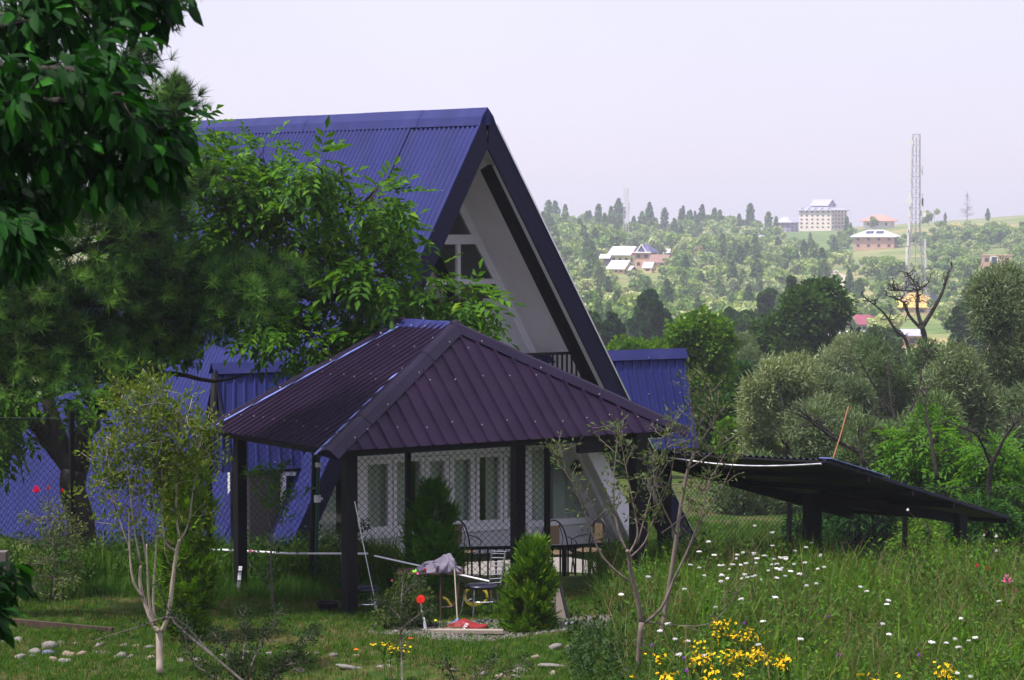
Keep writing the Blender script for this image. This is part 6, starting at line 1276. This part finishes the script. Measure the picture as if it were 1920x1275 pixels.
# ---- iron chairs on the patio
def iron_chair(label, px, py, rz):
    c = onz(px, py, pz); t = empty('iron_chair', c, label, 'chair', None, rz)
    def bl(mb, nm, m_, par=None): me = bpy.data.meshes.new(nm); me.from_pydata(mb.v, [], mb.f); return link(nm, me, m_, par or t)
    bl(MB().lathe((0, 0, .42), [(0, 0), (.22, 0), (.235, .02), (.2, .045), (0, .05)], 18), 'seat', M['wicker'])
    for x, y in ((-.18, -.18), (.18, -.18), (-.18, .18), (.18, .18)): bl(MB().tube([(x, y, .42), (x * 1.15, y * 1.15, .2), (x * 1.2, y * 1.2, 0)], .013, 6), 'leg', M['blacksteel'])
    bl(MB().tube([(.26 * math.cos(a), .22 + .02 * math.sin(a), .42 + .55 * math.sin(a)) for a in np.linspace(0, math.pi, 14)], .014, 6), 'back_hoop', M['blacksteel'])
    bl(MB().box((0, .22, .72), (.2, .02, .32)), 'back_panel', M['wicker'])
    for s_ in (-1, 1): bl(MB().tube([(s_ * .25, .2, .68), (s_ * .28, 0, .66), (s_ * .26, -.18, .62), (s_ * .22, -.2, .45)], .013, 6), 'armrest', M['blacksteel']); bl(MB().tube([(s_ * .13, .22, .45), (s_ * .17, .22, .65), (s_ * .1, .22, .9)], .008, 5), 'back_scroll', M['blacksteel'])
iron_chair('black iron armchair with tan back panel behind the patio railing', 1047, 1085, R(20)); iron_chair('dark iron armchair at the patio railing nearest the white slanted wall', 1105, 1080, R(-50)); iron_chair('iron armchair behind the railing left of the rear gazebo post', 868, 1082, R(30))
# ---- roses, wild flowers
def flower_mesh(n, r, cup, c=(0, 0, 0), rings=1, seed=0):
    rr = np.random.default_rng(seed); mb = MB()
    for g in range(rings):
        for i in range(n):
            a = 6.283 * (i + .5 * g) / n + rr.normal() * .1; d = A3(math.cos(a), math.sin(a), 0); s = A3(-d[1], d[0], 0); L = r * (1 - .28 * g); z = cup * (1 + g)
            mb.add([np.asarray(c) + d * .1 * r, np.asarray(c) + d * L * .55 + s * L * .38 + UPZ * z * .6 * r, np.asarray(c) + d * L + UPZ * z * r, np.asarray(c) + d * L * .55 - s * L * .38 + UPZ * z * .6 * r], [(0, 1, 2, 3)])
    return mb
PINK = leafmat('pink petal', (.65, .10, .28), (.80, .25, .45), .2, tcol=(1, 1, 1)); ROSE = leafmat('red petal', (.42, .004, .012), (.62, .015, .02), .2, tcol=(1, 1, 1)); WHP = leafmat('white floret', (.62, .62, .58), (.8, .8, .78), .2, tcol=(1, 1, 1)); YLP = leafmat('yellow petal', (.72, .42, .006), (.85, .62, .015), .25, tcol=(1, 1, .6)); ORP = leafmat('orange petal', (.8, .22, .008), (.85, .35, .01), .2, tcol=(1, 1, .6)); PUR = leafmat('purple floret', (.25, .05, .35), (.4, .12, .5), .2, tcol=(1, 1, 1))
def rosebush(name, label, px, py, d, rx, ry, flowers, lm='rose', ncl=150, cat='rose bush'):
    b = base(px, d); t = empty(name, b, label, cat); top = P(px, py, d)
    lobed(t, [b - A3(0, 0, .1), b + A3(.05, 0, (top[2] - b[2]) * .5), top], [.02, .016, .008], blobs(px, py, d, rx, ry, 6) + skirt(px, py, d, rx * .8, ry, b[2]), 'broad', ML[lm], M['bark_grey'], ncl, twig=.005, limb_r=.009, start=.1, per=17, rc=.09, size=.06, up=.8)
    for fx, fy, rr, m_ in flowers:
        q = P(fx, fy, d - rx * d / F * .6); f = flower_mesh(7, rr, .5, q, 3, int(fx)).build('flower', m_, t); MB().tube([q, q * .7 + top * .3 - A3(0, 0, .15)], .004, 4).build('flower_stem', M['bark_grey'], f)
    return t
rosebush('rose_bush', 'rose bush with one open red rose beside the walnut trunk', 95, 975, 38.6, 60, 60, [(68, 924, .075, ROSE), (90, 918, .04, ROSE), (117, 922, .035, ROSE)], 'apple', 150)
rosebush('rose_bush', 'dense rose bush with small pink blooms in front of the table', 755, 1120, 35.6, 60, 62, [(783, 1078, .03, PINK), (797, 1070, .03, ROSE), (735, 1090, .02, PINK)], 'rose', 170)
rosebush('rose_bush', 'rose bush with magenta and deep red blooms at the right edge of the meadow', 1872, 1115, 36.5, 60, 45, [(1888, 1094, .085, PINK), (1893, 1108, .055, ROSE), (1903, 1112, .05, PINK), (1845, 1118, .06, ROSE), (1830, 1122, .05, ROSE), (1853, 1068, .03, ROSE), (1832, 1063, .03, ROSE), (1818, 1130, .04, ROSE)], 'rose', 120)
rosebush('rose_bush', 'leafy bush with white blooms under the shelter end', 1850, 1030, 40.5, 60, 50, [(1868, 1008, .035, WHP), (1822, 1047, .03, WHP), (1830, 1050, .03, WHP), (1868, 1035, .03, WHP), (1702, 958, .03, WHP), (1845, 1005, .025, WHP)], 'rose', 120)
rosebush('garden_bush', 'dark bush with a pink bloom behind the left gazebo post', 480, 1075, 40.2, 45, 60, [(471, 1036, .035, PINK)], 'bush', 120, 'bush')
rosebush('garden_bush', 'leafy green bush between the front post and the dark cypress', 650, 1010, 41.6, 75, 55, [], 'rose', 170, 'bush')
rosebush('garden_bush', 'dark green bush with red blooms behind the black tub', 655, 1105, 39.3, 50, 45, [(617, 1108, .03, ROSE), (632, 1112, .03, ROSE)], 'bush', 120, 'bush')
rosebush('garden_bush', 'tall leafy plant at the foot of the apple trees by the right post', 1165, 1150, 37.5, 38, 55, [], 'rose', 110, 'bush')
def yarrow(seed):
    r = np.random.default_rng(seed); t = empty('yarrow', (0, 0, 0)); h = .62
    MB().tube([(0, 0, 0), (.02, .01, h * .6), (.0, 0, h)], .006, 5).build('stem', ML['tall'], t)
    hd = MB(); n = 34
    for i in range(n):
        a = i * 2.4; q = .062 * math.sqrt(i / n); c = A3(q * math.cos(a), q * math.sin(a), h + .012 - 1.2 * q * q + .004 * r.normal()); hd.lathe(c, [(.003, -.006), (.0125, 0), (.008, .006)], 6)
    hd.build('flower_head', WHP, t); return t
yp = [yarrow(i) for i in range(2)]
def dfor(px, py, h, lo=24., hi=46.):
    """distance at which a stem h tall reaches the picture point"""
    for d in np.arange(lo, hi, .25):
        q = P(px, py, d)
        if q[2] - G(q[0], q[1]) < h: return float(d)
    return hi
pts = [(float(rng.normal(1420, 75)), float(rng.normal(1062, 24)), rng.uniform(36.5, 41)) for _ in range(58)] + [(rng.uniform(1210, 1900), rng.uniform(1080, 1250), None) for _ in range(20)] + [(1438, 1210, 31.5), (1255, 1172, 33), (1227, 1184, 32.5), (1264, 1200, 32), (1625, 1110, 35.5), (1660, 1127, 35), (1518, 1098, 36.5), (1342, 1140, 33.5), (1790, 1262, 31), (1825, 1270, 31), (1163, 1116, 36), (1320, 1232, 31.5)]
for i, (px, py, d) in enumerate(pts):
    d = dfor(px, py, rng.uniform(.68, .85))
    q = P(px, py, d); g = G(q[0], q[1]); o = yp[i] if i < 2 else copy_tree(yp[i % 2]); s = max(.35, (q[2] - g) / .62); k = rng.uniform(.32, .6); o.location = (q[0], q[1], g); o.scale = (k, k, s); o.rotation_euler = (rng.normal() * .05, rng.normal() * .05, rng.uniform(0, 6))
    setp(o, 'flat white yarrow flower head on a tall stem in the meadow', 'yarrow', 'white yarrow flowers in the meadow')
def wort(seed):
    r = np.random.default_rng(seed); t = empty('yellow_flower', (0, 0, 0)); h = .6; st = MB().tube([(0, 0, 0), (.01, .02, h * .6), (0, 0, h * .95)], .006, 5); pet = MB(); lf = MB()
    for i in range(15):
        c = A3(r.normal() * .075, r.normal() * .075, h + r.uniform(-.09, .03)); st.tube([(0, 0, h * .7), c], .003, 4)
        m = flower_mesh(5, .021, .25, (0, 0, 0), 1, seed * 40 + i); Rm = np.array(Matrix.Rotation(r.normal() * .5, 3, 'X') @ Matrix.Rotation(r.normal() * .5 + .2, 3, 'Y')); pet.add([Rm @ np.array(v) + c for v in m.v], m.f)
    for i in range(16): z = h * r.uniform(.2, .85); a = r.uniform(0, 6.28); d = A3(math.cos(a), math.sin(a), .5); s = A3(-d[1], d[0], 0) * .01; lf.add([A3(0, 0, z), d * .03 + s + A3(0, 0, z), d * .065 + A3(0, 0, z), d * .03 - s + A3(0, 0, z)], [(0, 1, 2, 3)])
    st.build('stem', ML['tall'], t); pet.build('blossom', YLP, t); lf.build('leaves', ML['tall'], t); return t
wp_ = [wort(i + 1) for i in range(3)]
pts = [(1340, 1165, 33), (1365, 1168, 33), (1355, 1172, 32.8), (1300 + 8, 1205, 31.8)] + [(1345 + 20 * i + rng.normal() * 6, 1190 + rng.normal() * 4, 32.2) for i in range(5)] + [(1300 + 15 * i + rng.normal() * 5, 1243 - 12 * math.sin(i * .33) + rng.normal() * 7, 31.2) for i in range(9)] + [(1380 + 14 * i, 1216 + 3.2 * i + rng.normal() * 5, 31.4) for i in range(8)] + [(1232, 1270, 30.6), (1250, 1266, 30.6), (1262, 1272, 30.6), (1768, 1252, 31), (1780, 1258, 31), (1758, 1262, 31), (1640, 1268, 30.8), (1330, 1262, 30.8), (1395, 1262, 30.8), (1236, 1232, 31.5)]
for i, (px, py, d) in enumerate(pts):
    d = dfor(px, py, rng.uniform(.66, .8)); q = P(px, py, d); g = G(q[0], q[1]); o = wp_[i] if i < 3 else copy_tree(wp_[i % 3]); s = max(.3, (q[2] - g) / .6); o.location = (q[0], q[1], g); o.scale = (rng.uniform(.75, 1.1), rng.uniform(.75, 1.1), s); o.rotation_euler = (0, 0, rng.uniform(0, 6)); setp(o, 'tall yellow wildflower spray in the meadow at the lower right', 'yellow flower', 'yellow wildflowers in the meadow')
for i, (px, py, d) in enumerate([(735, 1212, 30.6), (722, 1208, 30.7), (748, 1216, 30.5)]):
    q = P(px, py, d); g = G(q[0], q[1]); o = copy_tree(wp_[i]); s = max(.3, (q[2] - g) / .6); o.location = (q[0], q[1], g); o.scale = (.85, .85, s); setp(o, 'yellow wildflower growing alone on the lawn before the rose bush', 'yellow flower', 'yellow wildflowers on the lawn')
for px, py, d, lab in [(769, 1198, 31.5, 'small orange flower above the yellow lawn flowers'), (668, 1219, 31, 'small orange yellow flower left of the yellow lawn flowers'), (1162, 1262, 31, 'small red orange flower beside the grey boulder')]:
    q = P(px, py, d); g = G(q[0], q[1]); t = empty('orange_flower', A3(q[0], q[1], g), lab, 'flower'); MB().tube([A3(q[0], q[1], g), q], .004, 4).build('stem', ML['tall'], t); flower_mesh(9, .034, .25, q, 2, 3).build('blossom', ORP, t)
for px, py, d in [(1222, 1214, 32), (1282, 1238, 31.6), (1287, 1262, 31), (1572, 1232, 31.4), (1722, 1232, 31.4), (1553, 1160, 33.5), (1395, 1172, 33)]:
    d = dfor(px, py, .7); q = P(px, py, d); g = G(q[0], q[1]); t = empty('thistle', A3(q[0], q[1], g), 'small purple thistle head in the meadow grass', 'thistle', 'purple thistles in the meadow'); MB().tube([A3(q[0], q[1], g), q], .004, 4).build('stem', ML['tall'], t); flower_mesh(9, .022, 1., q, 2, 3).build('flower_head', PUR, t)
# ---- feathery shrubs close to the camera
def feathery(name, label, px, d, paths, dens, sp):
    b = base(px, d); t = empty(name, b, label, 'shrub'); wd = Wood(); C, O = [], []
    for pth in paths:
        q = wd.path([P(x, y, d + rng.uniform(-.3, .3)) if i else P(x, y, d) for i, (x, y) in enumerate(pth)], np.linspace(.012, .003, len(pth)), 5)
        for i in range(len(q) // 4, len(q)):
            for _ in range(dens): dv = unit(rng.normal(size=3) + A3(0, 0, .6)); e = q[i] + dv * sp * rng.uniform(.2, 1); wd.limb(q[i], e, .003, .0015, 3, .05, 0, 3); C.append(e); O.append(dv)
    wd.mb.build('stem', M['bark_grey'], t); leaves('foliage', 'small', np.array(C), np.array(O), ML['feather'], t, per=16, rc=.05, size=.028); return t
feathery('feathery_shrub', 'blurred feathery dark shrub at the bottom in front of the lawn path', 450, 21, [[(450, 1330), (440, 1260), (420, 1210), (400, 1190)], [(455, 1330), (470, 1250), (500, 1190), (520, 1150)], [(440, 1320), (400, 1270), (360, 1240), (345, 1180)], [(460, 1330), (520, 1260), (560, 1215), (590, 1185)], [(450, 1330), (455, 1240), (460, 1190), (455, 1155)], [(460, 1330), (500, 1280), (530, 1250), (575, 1240)]], 6, .09)
feathery('feathery_shrub', 'thin blurred branch reaching across the pale tree base', 330, 20.5, [[(520, 1330), (400, 1230), (330, 1160), (260, 1175), (180, 1200)], [(400, 1230), (330, 1170), (310, 1130), (295, 1090)]], 2, .06)
feathery('pine_seedling', 'thin feathery seedling standing before the rose bush', 755, 25, [[(755, 1300), (752, 1200), (752, 1140), (756, 1080)], [(752, 1180), (790, 1150), (815, 1140)], [(752, 1160), (720, 1130), (705, 1125)], [(753, 1120), (775, 1095), (790, 1088)]], 4, .06)
feathery('feathery_shrub', 'low blurred sprigs at the bottom below the gravel', 860, 21.5, [[(860, 1330), (850, 1270), (830, 1240)], [(860, 1330), (890, 1270), (930, 1235)], [(860, 1330), (930, 1275), (985, 1240)]], 4, .07)
